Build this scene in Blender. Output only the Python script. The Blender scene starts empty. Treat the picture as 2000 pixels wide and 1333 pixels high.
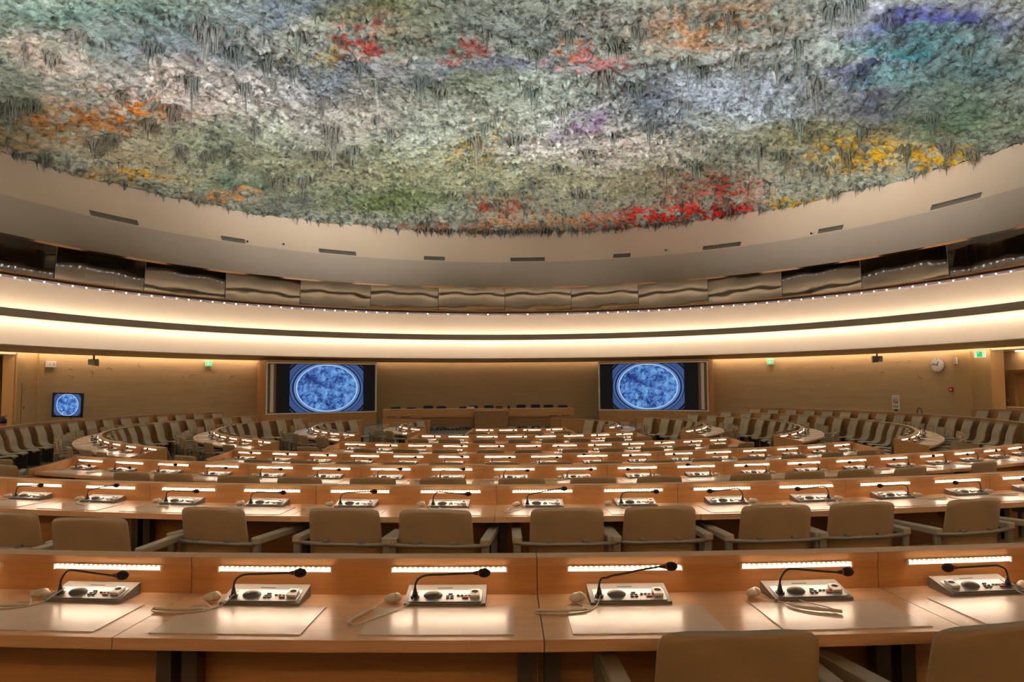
import bpy, math, random
import numpy as np
from math import sin, cos, tan, radians, degrees, pi, hypot, atan2, sqrt
from mathutils import Matrix, Vector

C = bpy.context.scene.collection
scene = bpy.context.scene

# ------------------------------------------------------------------ camera
# Plan: the centre of the round hall is the origin, the podium lies towards +y,
# the camera stands among the rearmost desks at -y.
F = 1333.0
SP = 2.32                     # spacing of the desk rows
DC = 8.42 * SP
CAM = Vector((-.94, -DC, 1.52))
yaw, pitch, roll = radians(3.0), radians(3.3), radians(.29)
fw = Vector((sin(yaw) * cos(pitch), cos(yaw) * cos(pitch), sin(pitch)))
rt = Vector((cos(yaw), -sin(yaw), 0.0))
up = rt.cross(fw)
rt2 = cos(roll) * rt - sin(roll) * up
up2 = sin(roll) * rt + cos(roll) * up
cd = bpy.data.cameras.new('camera')
cam = bpy.data.objects.new('camera', cd)
C.objects.link(cam)
M = Matrix((rt2, up2, -fw)).transposed().to_4x4()
M.translation = CAM
cam.matrix_world = M
cd.sensor_width = 36.0
cd.lens = F / 2000 * 36.0
cd.shift_y = 11.64 / 2000
cd.clip_end = 200
cd.clip_start = .05
scene.camera = cam

# ------------------------------------------------------------------ world, exposure
w = bpy.data.worlds.new('world')
scene.world = w
w.use_nodes = True
w.node_tree.nodes['Background'].inputs[0].default_value = (.02, .018, .015, 1)
w.node_tree.nodes['Background'].inputs[1].default_value = 1.0
scene.view_settings.view_transform = 'Standard'
scene.view_settings.look = 'None'
scene.view_settings.exposure = 1.22
scene.view_settings.gamma = 1.0
scene.view_settings.use_curve_mapping = False
L_COVE, L_DESK, L_WALL, L_SPOT = 18.0, 6.6, 7.0, 6600.0
WARM = (1.0, .90, .78)
WARM2 = (1.0, .86, .67)


def pol(R, th, z=0.0):
    t = radians(th)
    return Vector((R * sin(t), -R * cos(t), z))


AX = 2.2                      # bearing of the hall's axis of symmetry


def Rn(n):
    return DC - (n + .095) * SP


# unseen spots added on the ledge above the fascia to light the ceiling
for k in range(24):
    a = k * 15.0
    ld = bpy.data.lights.new('added_ceiling_spot', 'SPOT')
    ld.energy = L_SPOT
    ld.color = (.98, .98, .96)
    ld.spot_size = radians(29)
    ld.spot_blend = 1.0
    ld.shadow_soft_size = .03
    lo = bpy.data.objects.new('added_ceiling_spot', ld)
    C.objects.link(lo)
    p = pol(18.93, a, 8.68)
    lo.location = p
    b = a + (-38, 10, 24, -10, 38, -24)[k % 6]
    tgt = p + Vector((-sin(radians(b)) * cos(radians(8.5)), cos(radians(b)) * cos(radians(8.5)), sin(radians(8.5))))
    lo.rotation_euler = (tgt - p).to_track_quat('-Z', 'Y').to_euler()

# ------------------------------------------------------------------ materials


class NT:
    def __init__(s, name):
        s.m = bpy.data.materials.new(name)
        s.m.use_nodes = True
        s.t = s.m.node_tree
        s.b = s.t.nodes['Principled BSDF']
        s.out = s.t.nodes['Material Output']

    def n(s, typ, **kw):
        o = s.t.nodes.new(typ)
        for k, v in kw.items():
            if k.startswith('i_'):
                o.inputs[k[2:].replace('_', ' ')].default_value = v
            elif k.startswith('n_'):
                o.inputs[int(k[2:])].default_value = v
            else:
                setattr(o, k, v)
        return o

    def l(s, a, b):
        s.t.links.new(a, b)

    def ramp(s, fac, stops, interp='LINEAR'):
        r = s.t.nodes.new('ShaderNodeValToRGB')
        r.color_ramp.interpolation = interp
        el = r.color_ramp.elements
        while len(el) < len(stops):
            el.new(.5)
        for e, (p, c) in zip(el, stops):
            e.position = p
            e.color = (*c, 1) if len(c) == 3 else c
        s.l(fac, r.inputs[0])
        return r


def simple(name, col, rough=.5, metal=0.0, var=.12, scale=6.0, bump=0.0, bscale=80.0, spec=.5):
    N = NT(name)
    tc = N.n('ShaderNodeTexCoord')
    no = N.n('ShaderNodeTexNoise', i_Scale=scale, i_Detail=3.0)
    N.l(tc.outputs['Object'], no.inputs['Vector'])
    r = N.ramp(no.outputs[0], [(.3, tuple(c * (1 - var) for c in col)), (.7, tuple(min(1, c * (1 + var)) for c in col))])
    N.l(r.outputs[0], N.b.inputs['Base Color'])
    N.b.inputs['Roughness'].default_value = rough
    N.b.inputs['Metallic'].default_value = metal
    N.b.inputs['Specular IOR Level'].default_value = spec
    if bump:
        n2 = N.n('ShaderNodeTexNoise', i_Scale=bscale, i_Detail=4.0)
        N.l(tc.outputs['Object'], n2.inputs['Vector'])
        bp = N.n('ShaderNodeBump', i_Strength=bump, i_Distance=.01)
        N.l(n2.outputs[0], bp.inputs['Height'])
        N.l(bp.outputs[0], N.b.inputs['Normal'])
    return N.m


def wood(name, c1, c2, rough=.38, sx=1.2, vertical=False, scale=1.0):
    N = NT(name)
    tc = N.n('ShaderNodeTexCoord')
    oi = N.n('ShaderNodeObjectInfo')
    ad = N.n('ShaderNodeVectorMath', operation='ADD')
    N.l(tc.outputs['Object'], ad.inputs[0])
    mu = N.n('ShaderNodeMath', operation='MULTIPLY', n_1=37.0)
    N.l(oi.outputs['Random'], mu.inputs[0])
    cb = N.n('ShaderNodeCombineXYZ')
    N.l(mu.outputs[0], cb.inputs[0])
    N.l(mu.outputs[0], cb.inputs[2])
    N.l(cb.outputs[0], ad.inputs[1])
    mp = N.n('ShaderNodeMapping')
    mp.inputs['Scale'].default_value = (22 * scale, 22 * scale, sx) if vertical else (sx, 22 * scale, 22 * scale)
    N.l(ad.outputs[0], mp.inputs[0])
    n1 = N.n('ShaderNodeTexNoise', i_Scale=1.0, i_Detail=5.0, i_Roughness=.6, i_Distortion=.7)
    N.l(mp.outputs[0], n1.inputs['Vector'])
    n2 = N.n('ShaderNodeTexNoise', i_Scale=9.0, i_Detail=2.0)
    N.l(mp.outputs[0], n2.inputs['Vector'])
    mx = N.n('ShaderNodeMath', operation='MULTIPLY_ADD', n_1=.35, n_2=-.17)
    N.l(n2.outputs[0], mx.inputs[0])
    a2 = N.n('ShaderNodeMath', operation='ADD')
    N.l(n1.outputs[0], a2.inputs[0])
    N.l(mx.outputs[0], a2.inputs[1])
    r = N.ramp(a2.outputs[0], [(.3, c1), (.7, c2)])
    N.l(r.outputs[0], N.b.inputs['Base Color'])
    N.b.inputs['Roughness'].default_value = rough
    return N.m


def emit(name, col, st):
    N = NT(name)
    N.b.inputs['Base Color'].default_value = (*col, 1)
    N.b.inputs['Emission Color'].default_value = (*col, 1)
    N.b.inputs['Emission Strength'].default_value = st
    return N.m


beech = wood('beech_veneer', (.40, .185, .062), (.52, .265, .10))
beech_top = wood('beech_desktop', (.48, .27, .135), (.60, .365, .20), rough=.30)
beech_cap_lit = wood('lit_beech_edge', (.42, .22, .095), (.52, .30, .14), rough=.33)  # lighter, greyer beech: light falling on the cap put into its colour
wood_dark = wood('stained_wood', (.24, .115, .045), (.32, .16, .065), rough=.5)
wood_trim = wood('oiled_trim_wood', (.52, .22, .07), (.62, .28, .10), rough=.35)
leather = simple('beige_leather', (.285, .19, .095), .5, var=.07, bump=.12, bscale=260)
leather_pale = simple('pale_seat_leather', (.44, .335, .215), .45, var=.06, bump=.1, bscale=260)
frame_met = simple('grey_beige_metal', (.21, .185, .14), .42, metal=.35, var=.05)
arm_mat = simple('padded_arm_vinyl', (.30, .245, .17), .45, var=.05)
steel_dk = simple('dark_steel', (.13, .11, .09), .45, metal=.7, var=.1)
alu = simple('brushed_aluminium', (.31, .295, .285), .42, metal=.85, var=.05)
alu_dk = simple('console_housing_metal', (.15, .13, .11), .5, metal=.3, var=.05)
black = simple('black_plastic', (.012, .011, .012), .45, var=.05)
foam = simple('black_foam', (.008, .007, .008), .95, var=.1, bump=.4, bscale=600)
redp = simple('red_plastic', (.45, .03, .02), .4)
greenp = simple('green_plastic', (.05, .30, .05), .4)
key_dk = simple('dark_key', (.05, .05, .045), .4)
key_wh = simple('pale_key', (.55, .52, .48), .4)
ivory = simple('ivory_plastic', (.50, .44, .34), .38, var=.04)
pad_mat = simple('pale_writing_pad', (.56, .44, .35), .26, var=.05)
stripbody = simple('light_strip_housing', (.75, .60, .40), .4)
plaster = simple('smooth_plaster', (.57, .45, .335), .8, var=.02, scale=.6)
plaster_up = simple('cove_plaster', (.57, .43, .31), .85, var=.02, scale=.5)
plaster_gr_shade = simple('shaded_grey_plaster', (.36, .29, .225), .85, var=.02, scale=.5)  # same plaster as the cove, with the fascia's shade put into its colour
plaster_br = simple('brown_soffit_paint', (.70, .50, .30), .8, var=.03)
carpet = simple('grey_carpet', (.17, .155, .125), .95, var=.15, scale=9, bump=.3, bscale=300)
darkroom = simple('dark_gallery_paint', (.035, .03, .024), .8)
darkframe = simple('grey_gallery_frame', (.16, .15, .12), .6)
ochre = simple('ochre_door_frame', (.42, .28, .09), .6)
grille = simple('vent_slats', (.20, .165, .12), .7)
white = simple('white_plastic', (.70, .66, .58), .5, var=.03)
navy = simple('navy_fabric', (.012, .015, .045), .8)
sensor_gr = simple('silver_sill_metal', (.42, .36, .36), .35, metal=.5)
yellowp = simple('yellow_tape', (.62, .42, .03), .5)
cove_em = emit('cove_light', WARM, L_COVE)
wall_em = emit('wall_wash_light', WARM2, L_WALL)
dot_em = emit('cool_led', (.85, .92, 1.0), 14.0)
lamp_em = emit('small_lamp', (1, .85, .6), 8.0)


def plaster_wall(name, c1, c2):
    """trowelled earth-coloured plaster: faint horizontal banding and raised crack-like ridges"""
    N = NT(name)
    tc = N.n('ShaderNodeTexCoord')
    mp = N.n('ShaderNodeMapping')
    mp.inputs['Scale'].default_value = (.5, .5, 5.0)
    N.l(tc.outputs['Object'], mp.inputs[0])
    n1 = N.n('ShaderNodeTexNoise', i_Scale=1.2, i_Detail=6.0, i_Roughness=.65)
    N.l(mp.outputs[0], n1.inputs['Vector'])
    r = N.ramp(n1.outputs[0], [(.3, c1), (.7, c2)])
    N.l(r.outputs[0], N.b.inputs['Base Color'])
    N.b.inputs['Roughness'].default_value = .8
    n2 = N.n('ShaderNodeTexNoise', i_Scale=14.0, i_Detail=5.0)
    N.l(mp.outputs[0], n2.inputs['Vector'])
    bp = N.n('ShaderNodeBump', i_Strength=.15, i_Distance=.02)
    N.l(n2.outputs[0], bp.inputs['Height'])
    N.l(bp.outputs[0], N.b.inputs['Normal'])
    return N.m


wall_mat = plaster_wall('ochre_plaster', (.42, .275, .135), (.51, .34, .175))
wall_mat2 = plaster_wall('fine_ochre_plaster', (.34, .21, .095), (.40, .25, .12))
door_mat = simple('ochre_painted_door', (.46, .29, .12), .6, var=.03)


def led_strip_mat():
    N = NT('led_strip_light')
    tc = N.n('ShaderNodeTexCoord')
    sx = N.n('ShaderNodeSeparateXYZ')
    N.l(tc.outputs['Object'], sx.inputs[0])
    m = N.n('ShaderNodeMath', operation='MULTIPLY', n_1=pi * 22 / .42)
    N.l(sx.outputs[0], m.inputs[0])
    s = N.n('ShaderNodeMath', operation='SINE')
    N.l(m.outputs[0], s.inputs[0])
    a = N.n('ShaderNodeMath', operation='ABSOLUTE')
    N.l(s.outputs[0], a.inputs[0])
    p = N.n('ShaderNodeMath', operation='POWER', n_1=14.0)
    N.l(a.outputs[0], p.inputs[0])
    q = N.n('ShaderNodeMath', operation='MULTIPLY_ADD', n_1=L_DESK * 8.5, n_2=L_DESK * .05)
    N.l(p.outputs[0], q.inputs[0])
    N.b.inputs['Base Color'].default_value = (.8, .65, .45, 1)
    N.b.inputs['Emission Color'].default_value = (1.0, .80, .61, 1)
    N.l(q.outputs[0], N.b.inputs['Emission Strength'])
    return N.m


led_mat = led_strip_mat()
lip_em = emit('light_strip_diffuser', (1.0, .80, .61), L_DESK * .10)
wall_em2 = emit('recess_wall_light', WARM2, L_WALL * 2.2)
wall_dim = emit('added_wall_glow', WARM2, 3.5)


def glass_mat():
    N = NT('gallery_glass')
    tc = N.n('ShaderNodeTexCoord')
    no = N.n('ShaderNodeTexNoise', i_Scale=.55, i_Detail=1.5)
    N.l(tc.outputs['Object'], no.inputs['Vector'])
    bp = N.n('ShaderNodeBump', i_Strength=.4, i_Distance=.02)
    N.l(no.outputs[0], bp.inputs['Height'])
    g = N.n('ShaderNodeBsdfGlossy')
    g.inputs['Color'].default_value = (.9, .88, .82, 1)
    g.inputs['Roughness'].default_value = .03
    N.l(bp.outputs[0], g.inputs['Normal'])
    tr = N.n('ShaderNodeBsdfTransparent')
    tr.inputs[0].default_value = (.4, .4, .36, 1)
    mx = N.n('ShaderNodeMixShader')
    mx.inputs[0].default_value = .18
    N.l(tr.outputs[0], mx.inputs[1])
    N.l(g.outputs[0], mx.inputs[2])
    N.l(mx.outputs[0], N.out.inputs[0])
    return N.m


gl_mat = glass_mat()


def screen_mat(name, asp, st, kx=1.33, hb=.79):
    """blue oval picture with rings on black; object coords: x across, z up, height 1 unit = full"""
    N = NT(name)
    tc = N.n('ShaderNodeTexCoord')
    mp = N.n('ShaderNodeMapping')
    N.l(tc.outputs['Generated'], mp.inputs[0])
    mp.inputs['Location'].default_value = (-asp / 2, 0, -.5)
    mp.inputs['Scale'].default_value = (asp, 0, 1)
    sp = N.n('ShaderNodeSeparateXYZ')
    N.l(mp.outputs[0], sp.inputs[0])
    dx = N.n('ShaderNodeMath', operation='DIVIDE', n_1=kx)
    N.l(sp.outputs[0], dx.inputs[0])
    cb = N.n('ShaderNodeCombineXYZ')
    N.l(dx.outputs[0], cb.inputs[0])
    N.l(sp.outputs[2], cb.inputs[2])
    ln = N.n('ShaderNodeVectorMath', operation='LENGTH')
    N.l(cb.outputs[0], ln.inputs[0])
    n1 = N.n('ShaderNodeTexNoise', i_Scale=8.0, i_Detail=9.0, i_Roughness=.72, i_Distortion=.6)
    N.l(mp.outputs[0], n1.inputs['Vector'])
    inner = N.ramp(n1.outputs[0], [(.34, (.006, .012, .04)), (.42, (.03, .07, .28)), (.50, (.09, .22, .60)),
                                   (.60, (.20, .42, .80)), (.74, (.30, .58, .80))])
    n5 = N.n('ShaderNodeTexNoise', i_Scale=2.6, i_Detail=3.0)
    N.l(mp.outputs[0], n5.inputs['Vector'])
    r5 = N.ramp(n5.outputs[0], [(.36, (.30, .28, .45)), (.50, (.85, .9, .9)), (.66, (1.0, 1.05, .95))])
    mm = N.n('ShaderNodeMix', data_type='RGBA', blend_type='MULTIPLY')
    mm.inputs[0].default_value = 1.0
    N.l(inner.outputs[0], mm.inputs[6])
    N.l(r5.outputs[0], mm.inputs[7])
    ring = N.ramp(ln.outputs['Value'], [(0, (0, 0, 0)), (.475, (.40, .62, .90)), (.495, (.12, .22, .50)), (.528, (.008, .015, .04)), (.552, (.06, .12, .31)),
                                        (.588, (.01, .015, .05)), (.60, (.045, .085, .23)), (.69, (.004, .005, .01)), (.72, (.03, .06, .10)), (.735, (.004, .005, .01))], 'CONSTANT')
    gt = N.n('ShaderNodeMath', operation='GREATER_THAN', n_1=.475)
    N.l(ln.outputs['Value'], gt.inputs[0])
    mx = N.n('ShaderNodeMix', data_type='RGBA')
    N.l(gt.outputs[0], mx.inputs[0])
    N.l(mm.outputs[2], mx.inputs[6])
    N.l(ring.outputs[0], mx.inputs[7])
    ab = N.n('ShaderNodeMath', operation='ABSOLUTE')
    N.l(sp.outputs[0], ab.inputs[0])
    g2 = N.n('ShaderNodeMath', operation='GREATER_THAN', n_1=hb)
    N.l(ab.outputs[0], g2.inputs[0])
    g3 = N.n('ShaderNodeMath', operation='GREATER_THAN', n_1=.86)
    N.l(ln.outputs['Value'], g3.inputs[0])
    g4 = N.n('ShaderNodeMath', operation='MAXIMUM')
    N.l(g2.outputs[0], g4.inputs[0])
    N.l(g3.outputs[0], g4.inputs[1])
    m2 = N.n('ShaderNodeMix', data_type='RGBA')
    N.l(g4.outputs[0], m2.inputs[0])
    N.l(mx.outputs[2], m2.inputs[6])
    m2.inputs[7].default_value = (.006, .005, .005, 1)
    N.l(m2.outputs[2], N.b.inputs['Emission Color'])
    N.b.inputs['Emission Strength'].default_value = st
    N.b.inputs['Base Color'].default_value = (.01, .01, .012, 1)
    N.b.inputs['Roughness'].default_value = .6
    N.b.inputs['Specular IOR Level'].default_value = 0.0
    return N.m


# ------------------------------------------------------------------ mesh helpers


class MB:
    def __init__(s):
        s.v, s.f, s.mi, s.sm = [], [], [], []

    def add(s, vs, fs, mi=0, smooth=False):
        o = len(s.v)
        s.v += [tuple(p) for p in vs]
        s.f += [tuple(i + o for i in q) for q in fs]
        s.mi += [mi] * len(fs)
        s.sm += [smooth] * len(fs)
        return s

    def box(s, x0, x1, y0, y1, z0, z1, mi=0, mat=None):
        vs = [Vector((x, y, z)) for z in (z0, z1) for y in (y0, y1) for x in (x0, x1)]
        if mat is not None:
            vs = [mat @ p for p in vs]
        return s.add(vs, [(0, 2, 3, 1), (4, 5, 7, 6), (0, 1, 5, 4), (2, 6, 7, 3), (0, 4, 6, 2), (1, 3, 7, 5)], mi)

    def rbox(s, x0, x1, y0, y1, z0, z1, r=.01, mi=0, seg=3, axis='z'):
        """box with corners rounded around one axis and a small top and bottom chamfer"""
        def corner(a0, a1, b0, b1, rr):
            pts = []
            for cx, cy, a in ((a1 - rr, b1 - rr, 0), (a0 + rr, b1 - rr, 90), (a0 + rr, b0 + rr, 180), (a1 - rr, b0 + rr, 270)):
                for k in range(seg + 1):
                    t = radians(a + 90 * k / seg)
                    pts.append((cx + rr * cos(t), cy + rr * sin(t)))
            return pts
        if axis == 'z':
            A, B, Z = (x0, x1), (y0, y1), (z0, z1)
            mk = lambda a, b, c: (a, b, c)
        elif axis == 'y':
            A, B, Z = (x0, x1), (z0, z1), (y0, y1)
            mk = lambda a, b, c: (a, c, b)
        else:
            A, B, Z = (y0, y1), (z0, z1), (x0, x1)
            mk = lambda a, b, c: (c, a, b)
        c = min(r * .35, (Z[1] - Z[0]) * .3)
        rings = []
        for zz, ins in ((Z[0], c), (Z[0] + c, 0), (Z[1] - c, 0), (Z[1], c)):
            pts = corner(A[0] + ins, A[1] - ins, B[0] + ins, B[1] - ins, max(r - ins, 1e-4))
            rings.append([mk(a, b, zz) for a, b in pts])
        n = len(rings[0])
        vs = [p for q in rings for p in q]
        fs = []
        for k in range(3):
            for i in range(n):
                j = (i + 1) % n
                fs.append((k * n + i, k * n + j, (k + 1) * n + j, (k + 1) * n + i))
        fs.append(tuple(reversed(range(n))))
        fs.append(tuple(range(3 * n, 4 * n)))
        if axis == 'y':
            fs = [tuple(reversed(q)) for q in fs]
        return s.add(vs, fs, mi)

    def tube(s, pts, r, seg=8, mi=0, caps=True, radii=None):
        pts = [Vector(p) for p in pts]
        n = len(pts)
        vs = []
        prev = None
        for i, p in enumerate(pts):
            d = (pts[min(i + 1, n - 1)] - pts[max(i - 1, 0)])
            if d.length < 1e-9:
                d = Vector((0, 0, 1))
            d.normalize()
            if prev is None:
                a = d.orthogonal().normalized()
            else:
                a = (prev - d * prev.dot(d))
                a = a.normalized() if a.length > 1e-6 else d.orthogonal().normalized()
            prev = a
            b = d.cross(a)
            rr = radii[i] if radii else r
            for k in range(seg):
                t = 2 * pi * k / seg
                vs.append(p + (a * cos(t) + b * sin(t)) * rr)
        fs = []
        for i in range(n - 1):
            for k in range(seg):
                q = (k + 1) % seg
                fs.append((i * seg + k, i * seg + q, (i + 1) * seg + q, (i + 1) * seg + k))
        s.add(vs, fs, mi, True)
        if caps:
            o = len(s.v) - n * seg
            s.f += [tuple(o + k for k in reversed(range(seg))), tuple(o + (n - 1) * seg + k for k in range(seg))]
            s.mi += [mi, mi]
            s.sm += [False, False]
        return s

    def ell(s, c, rx, ry, rz, mat=None, seg=14, rings=9, mi=0, half=False):
        vs, fs = [], []
        r1 = rings // 2 if half else rings
        for i in range(r1 + 1):
            ph = pi * i / rings
            for k in range(seg):
                t = 2 * pi * k / seg
                p = Vector((rx * sin(ph) * cos(t), ry * sin(ph) * sin(t), rz * cos(ph)))
                if mat is not None:
                    p = mat @ p
                vs.append(Vector(c) + p)
        for i in range(r1):
            for k in range(seg):
                q = (k + 1) % seg
                fs.append((i * seg + k, (i + 1) * seg + k, (i + 1) * seg + q, i * seg + q))
        return s.add(vs, fs, mi, True)

    def arc(s, R, s0, s1, r0, r1, z0, z1, n=6, mi=0, z0b=None, z1b=None):
        """box bent round the hall's centre. s along the row (m at radius R), r outward offsets,
        local frame: x right, y towards the centre, origin on radius R."""
        vs = []
        for i in range(n + 1):
            t = (s0 + (s1 - s0) * i / n) / R
            for rr, za, zb in ((r0, z0, z1), (r1, z0 if z0b is None else z0b, z1 if z1b is None else z1b)):
                x, y = (R + rr) * sin(t), R - (R + rr) * cos(t)
                vs += [(x, y, za), (x, y, zb)]
        fs = []
        for i in range(n):
            a, b = i * 4, i * 4 + 4
            fs += [(a + 2, b + 2, b + 3, a + 3), (a, a + 1, b + 1, b), (a + 1, a + 3, b + 3, b + 1), (a, b, b + 2, a + 2)]
        e = n * 4
        fs += [(0, 2, 3, 1), (e, e + 1, e + 3, e + 2)]
        return s.add(vs, fs, mi)

    def xf(s, mat, start=0):
        for i in range(start, len(s.v)):
            s.v[i] = tuple(mat @ Vector(s.v[i]))
        return s

    def mesh(s, name, mats):
        me = bpy.data.meshes.new(name)
        me.from_pydata(s.v, [], s.f)
        for m in (mats if isinstance(mats, (list, tuple)) else [mats]):
            me.materials.append(m)
        me.polygons.foreach_set('material_index', s.mi)
        me.polygons.foreach_set('use_smooth', s.sm)
        me.update()
        return me


def part(name, mb, mats, parent=None, loc=None, rz=None, label=None):
    me = mb.mesh(name, mats) if isinstance(mb, MB) else mb
    o = bpy.data.objects.new(name, me)
    C.objects.link(o)
    if parent is not None:
        o.parent = parent
    if loc is not None:
        o.location = loc
    if rz is not None:
        o.rotation_euler = (0, 0, rz)
    if label:
        o['label'] = label
    return o


def thing(name, label, cat, loc=(0, 0, 0), rz=0.0, group=None):
    o = bpy.data.objects.new(name, None)
    o.empty_display_size = .1
    C.objects.link(o)
    o.location = loc
    o.rotation_euler = (0, 0, rz)
    o['label'] = label
    o['category'] = cat
    if group:
        o['group'] = group
    return o


def tag(o, label, cat, group=None):
    o['label'] = label
    o['category'] = cat
    if group:
        o['group'] = group
    return o


def struct(name, mb, mats, label, cat, parent=None):
    o = part(name, mb, mats, parent)
    if parent is None:
        o['kind'] = 'structure'
        o['label'] = label
        o['category'] = cat
    return o


def dup(root, loc, rz, label, group=None):
    r = root.copy()
    C.objects.link(r)
    r.location = loc
    r.rotation_euler = (0, 0, rz)
    r['label'] = label
    if group:
        r['group'] = group
    for ch in KIDS[root.name]:
        c = ch.copy()
        C.objects.link(c)
        c.parent = r
        for g in KIDS.get(ch.name, []):
            d = g.copy()
            C.objects.link(d)
            d.parent = c
    return r


KIDS = {}


def reg(root):
    KIDS[root.name] = list(root.children)
    for c in root.children:
        KIDS[c.name] = list(c.children)
    return root


def revolve(prof, a0=0.0, a1=360.0, n=180, smooth=True, inward=True):
    mb = MB()
    vs, fs = [], []
    m = len(prof)
    for i in range(n + 1):
        a = a0 + (a1 - a0) * i / n
        for (R, z) in prof:
            vs.append(pol(R, a, z))
    for i in range(n):
        for k in range(m - 1):
            p, q = i * m + k, (i + 1) * m + k
            fs.append((p, q, q + 1, p + 1) if inward else (p, p + 1, q + 1, q))
    return mb.add(vs, fs, 0, smooth)


ORD = ['first', 'second', 'third', 'fourth', 'fifth', 'sixth', 'seventh', 'eighth', 'ninth', 'tenth', 'eleventh',
       'twelfth', 'thirteenth', 'fourteenth', 'fifteenth', 'sixteenth', 'seventeenth', 'eighteenth', 'nineteenth',
       'twentieth', 'twenty-first', 'twenty-second', 'twenty-third', 'twenty-fourth', 'twenty-fifth']


def px(p):
    v = Vector(p) - CAM
    z = v.dot(fw)
    return (1000 + F * v.dot(rt2) / z, 666.5 + 11.64 - F * v.dot(up2) / z, z)


# ================================================================== THE HALL
FZ = {-1: .12, 0: .06, 1: 0.0, 2: -.07, 3: -.193, 4: -.302, 5: -.357, 6: -.367, 7: -.381, 8: -.392}


def side_drop(th):
    a = abs((th - AX + 180) % 360 - 180)
    return -.045 * min(1, max(0, (a - 34) / 20))


def floor_mesh():
    mb = MB()
    rs = [0.0]
    zs = [FZ[8]]
    for n in range(7, -1, -1):
        R = Rn(n) - .035
        rs += [R, R + .002]
        zs += [FZ[n + 1], FZ[n]]
    rs += [23.2]
    zs += [FZ[0]]
    N = 180
    vs, fs = [], []
    for i in range(N + 1):
        a = 360 * i / N
        aa = abs((a - AX + 180) % 360 - 180)
        for R, z in zip(rs, zs):
            zz = z + side_drop(a)
            if aa > 124:
                zz = min(zz, -.40)
            vs.append(pol(R, a, zz))
    m = len(rs)
    for i in range(N):
        for k in range(m - 1):
            p, q = i * m + k, (i + 1) * m + k
            fs.append((p, q, q + 1, p + 1) if k else (p, q + 1, p + 1))
    return mb.add(vs, fs)


struct('floor', floor_mesh(), carpet, 'grey carpeted floor in low terraces under all the desk rows', 'floor')

cove_em2 = emit('lower_cove_light', WARM, L_COVE * .65)
# ring bands from the soffit up to the ceiling edge
struct('trim_1', revolve([(19.02, 8.57), (19.35, 9.1), (19.8, 9.85), (20.0, 10.30), (20.35, 10.9), (20.5, 11.2)]), plaster_up,
       'pale beige cove band directly below the relief ceiling', 'wall band')
struct('trim_2', revolve([(18.74, 7.10), (19.0, 7.10), (19.0, 8.58), (19.06, 8.58)], smooth=False), plaster_gr_shade,
       'shaded grey beige fascia band above the gallery windows', 'wall band')
struct('trim_3', revolve([(18.80, 7.04), (18.70, 7.03), (18.70, 7.115), (18.80, 7.12)], smooth=False), wood_trim,
       'thin orange wooden rim along the top of the gallery windows', 'trim')
struct('trim_4', revolve([(18.92, 5.80), (18.70, 5.765), (18.70, 5.71), (18.90, 5.68)], smooth=False), wood_trim,
       'thin orange wooden rim along the sill of the gallery windows', 'trim')
struct('trim_5', revolve([(18.90, 5.69), (18.80, 5.675), (18.60, 5.60), (18.62, 5.52), (18.80, 5.50)], smooth=False), sensor_gr,
       'silver strip studded with small lights below the gallery sill', 'trim')
struct('trim_6', revolve([(18.80, 5.55), (18.80, 5.15), (18.76, 4.8), (18.70, 4.5), (18.66, 4.25)]), plaster,
       'glowing cream cove wall under the gallery, upper lit band', 'wall band')
struct('trim_7', revolve([(18.66, 4.25), (18.62, 4.05), (18.5, 3.72), (18.28, 3.4), (18.0, 3.17), (17.75, 3.06)]), plaster,
       'glowing cream belly of the ring, lower lit band', 'wall band')
struct('trim_8', revolve([(18.66, 4.26), (18.32, 4.26), (18.30, 4.39), (18.27, 4.39), (18.25, 4.09), (18.28, 4.09), (18.32, 4.22), (18.66, 4.22)], smooth=False),
       plaster_gr_shade, 'dark brown ledge ring between the two glowing bands', 'trim')
em = revolve([(18.38, 4.32), (18.46, 4.32)], smooth=False)
e2 = revolve([(18.38, 4.15), (18.46, 4.15)], smooth=False)
struct('trim_9', em, cove_em, 'hidden light line behind the ledge ring', 'cove light')
struct('trim_22', e2, cove_em2, 'hidden light line under the ledge ring', 'cove light')
struct('trim_10', revolve([(17.75, 3.06), (17.78, 3.02), (18.98, 2.86), (19.0, 2.97), (19.32, 2.97), (19.34, 2.80), (23.3, 2.86)], smooth=False),
       plaster_br, 'brown soffit under the ring, above the walls', 'soffit')
struct('trim_11', revolve([(19.03, 2.93), (19.12, 2.955)], 102, 144.4, n=40, smooth=False), wall_em,
       'light line at the top of the right plaster wall', 'cove light')
struct('trim_12', revolve([(19.03, 2.93), (19.12, 2.955)], -142.4, -102, n=40, smooth=False), wall_em,
       'light line at the top of the left plaster wall', 'cove light')

struct('trim_18', revolve([(19.03, 2.93), (19.12, 2.955)], 161.6, 199.6, n=30, smooth=False), wall_dim,  # weak emitter added to lift the wall behind the podium
       'dim glowing line added at the top of the wall behind the podium', 'cove light')
struct('trim_19', revolve([(21.45, 2.80), (21.56, 2.84)], 84, 107.6, n=20, smooth=False), wall_em2,
       'light line at the top of the recessed wall at the far right', 'cove light')
struct('trim_20', revolve([(21.45, 2.80), (21.56, 2.84)], -107.5, -84, n=20, smooth=False), wall_em2,
       'light line at the top of the recessed wall at the far left', 'cove light')
struct('trim_21', revolve([(21.45, 2.80), (21.56, 2.84)], -83, 83, n=100, smooth=False), wall_em2,  # fill light added behind the camera to lighten the desk undersides
       'unseen light line added on the back wall as fill for the desks', 'cove light')

dots = MB()
k = 0
a = -100.0
while a > -262.0:
    inner = abs(a + 178) < 17
    if not (inner and k % 2):
        p = pol(18.605, a, 5.545)
        dots.ell(p, .022, .022, .022, seg=6, rings=4)
    a -= 1.72
    k += 1
struct('trim_13', dots, dot_em, 'row of tiny white lights under the gallery sill', 'light')

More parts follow.
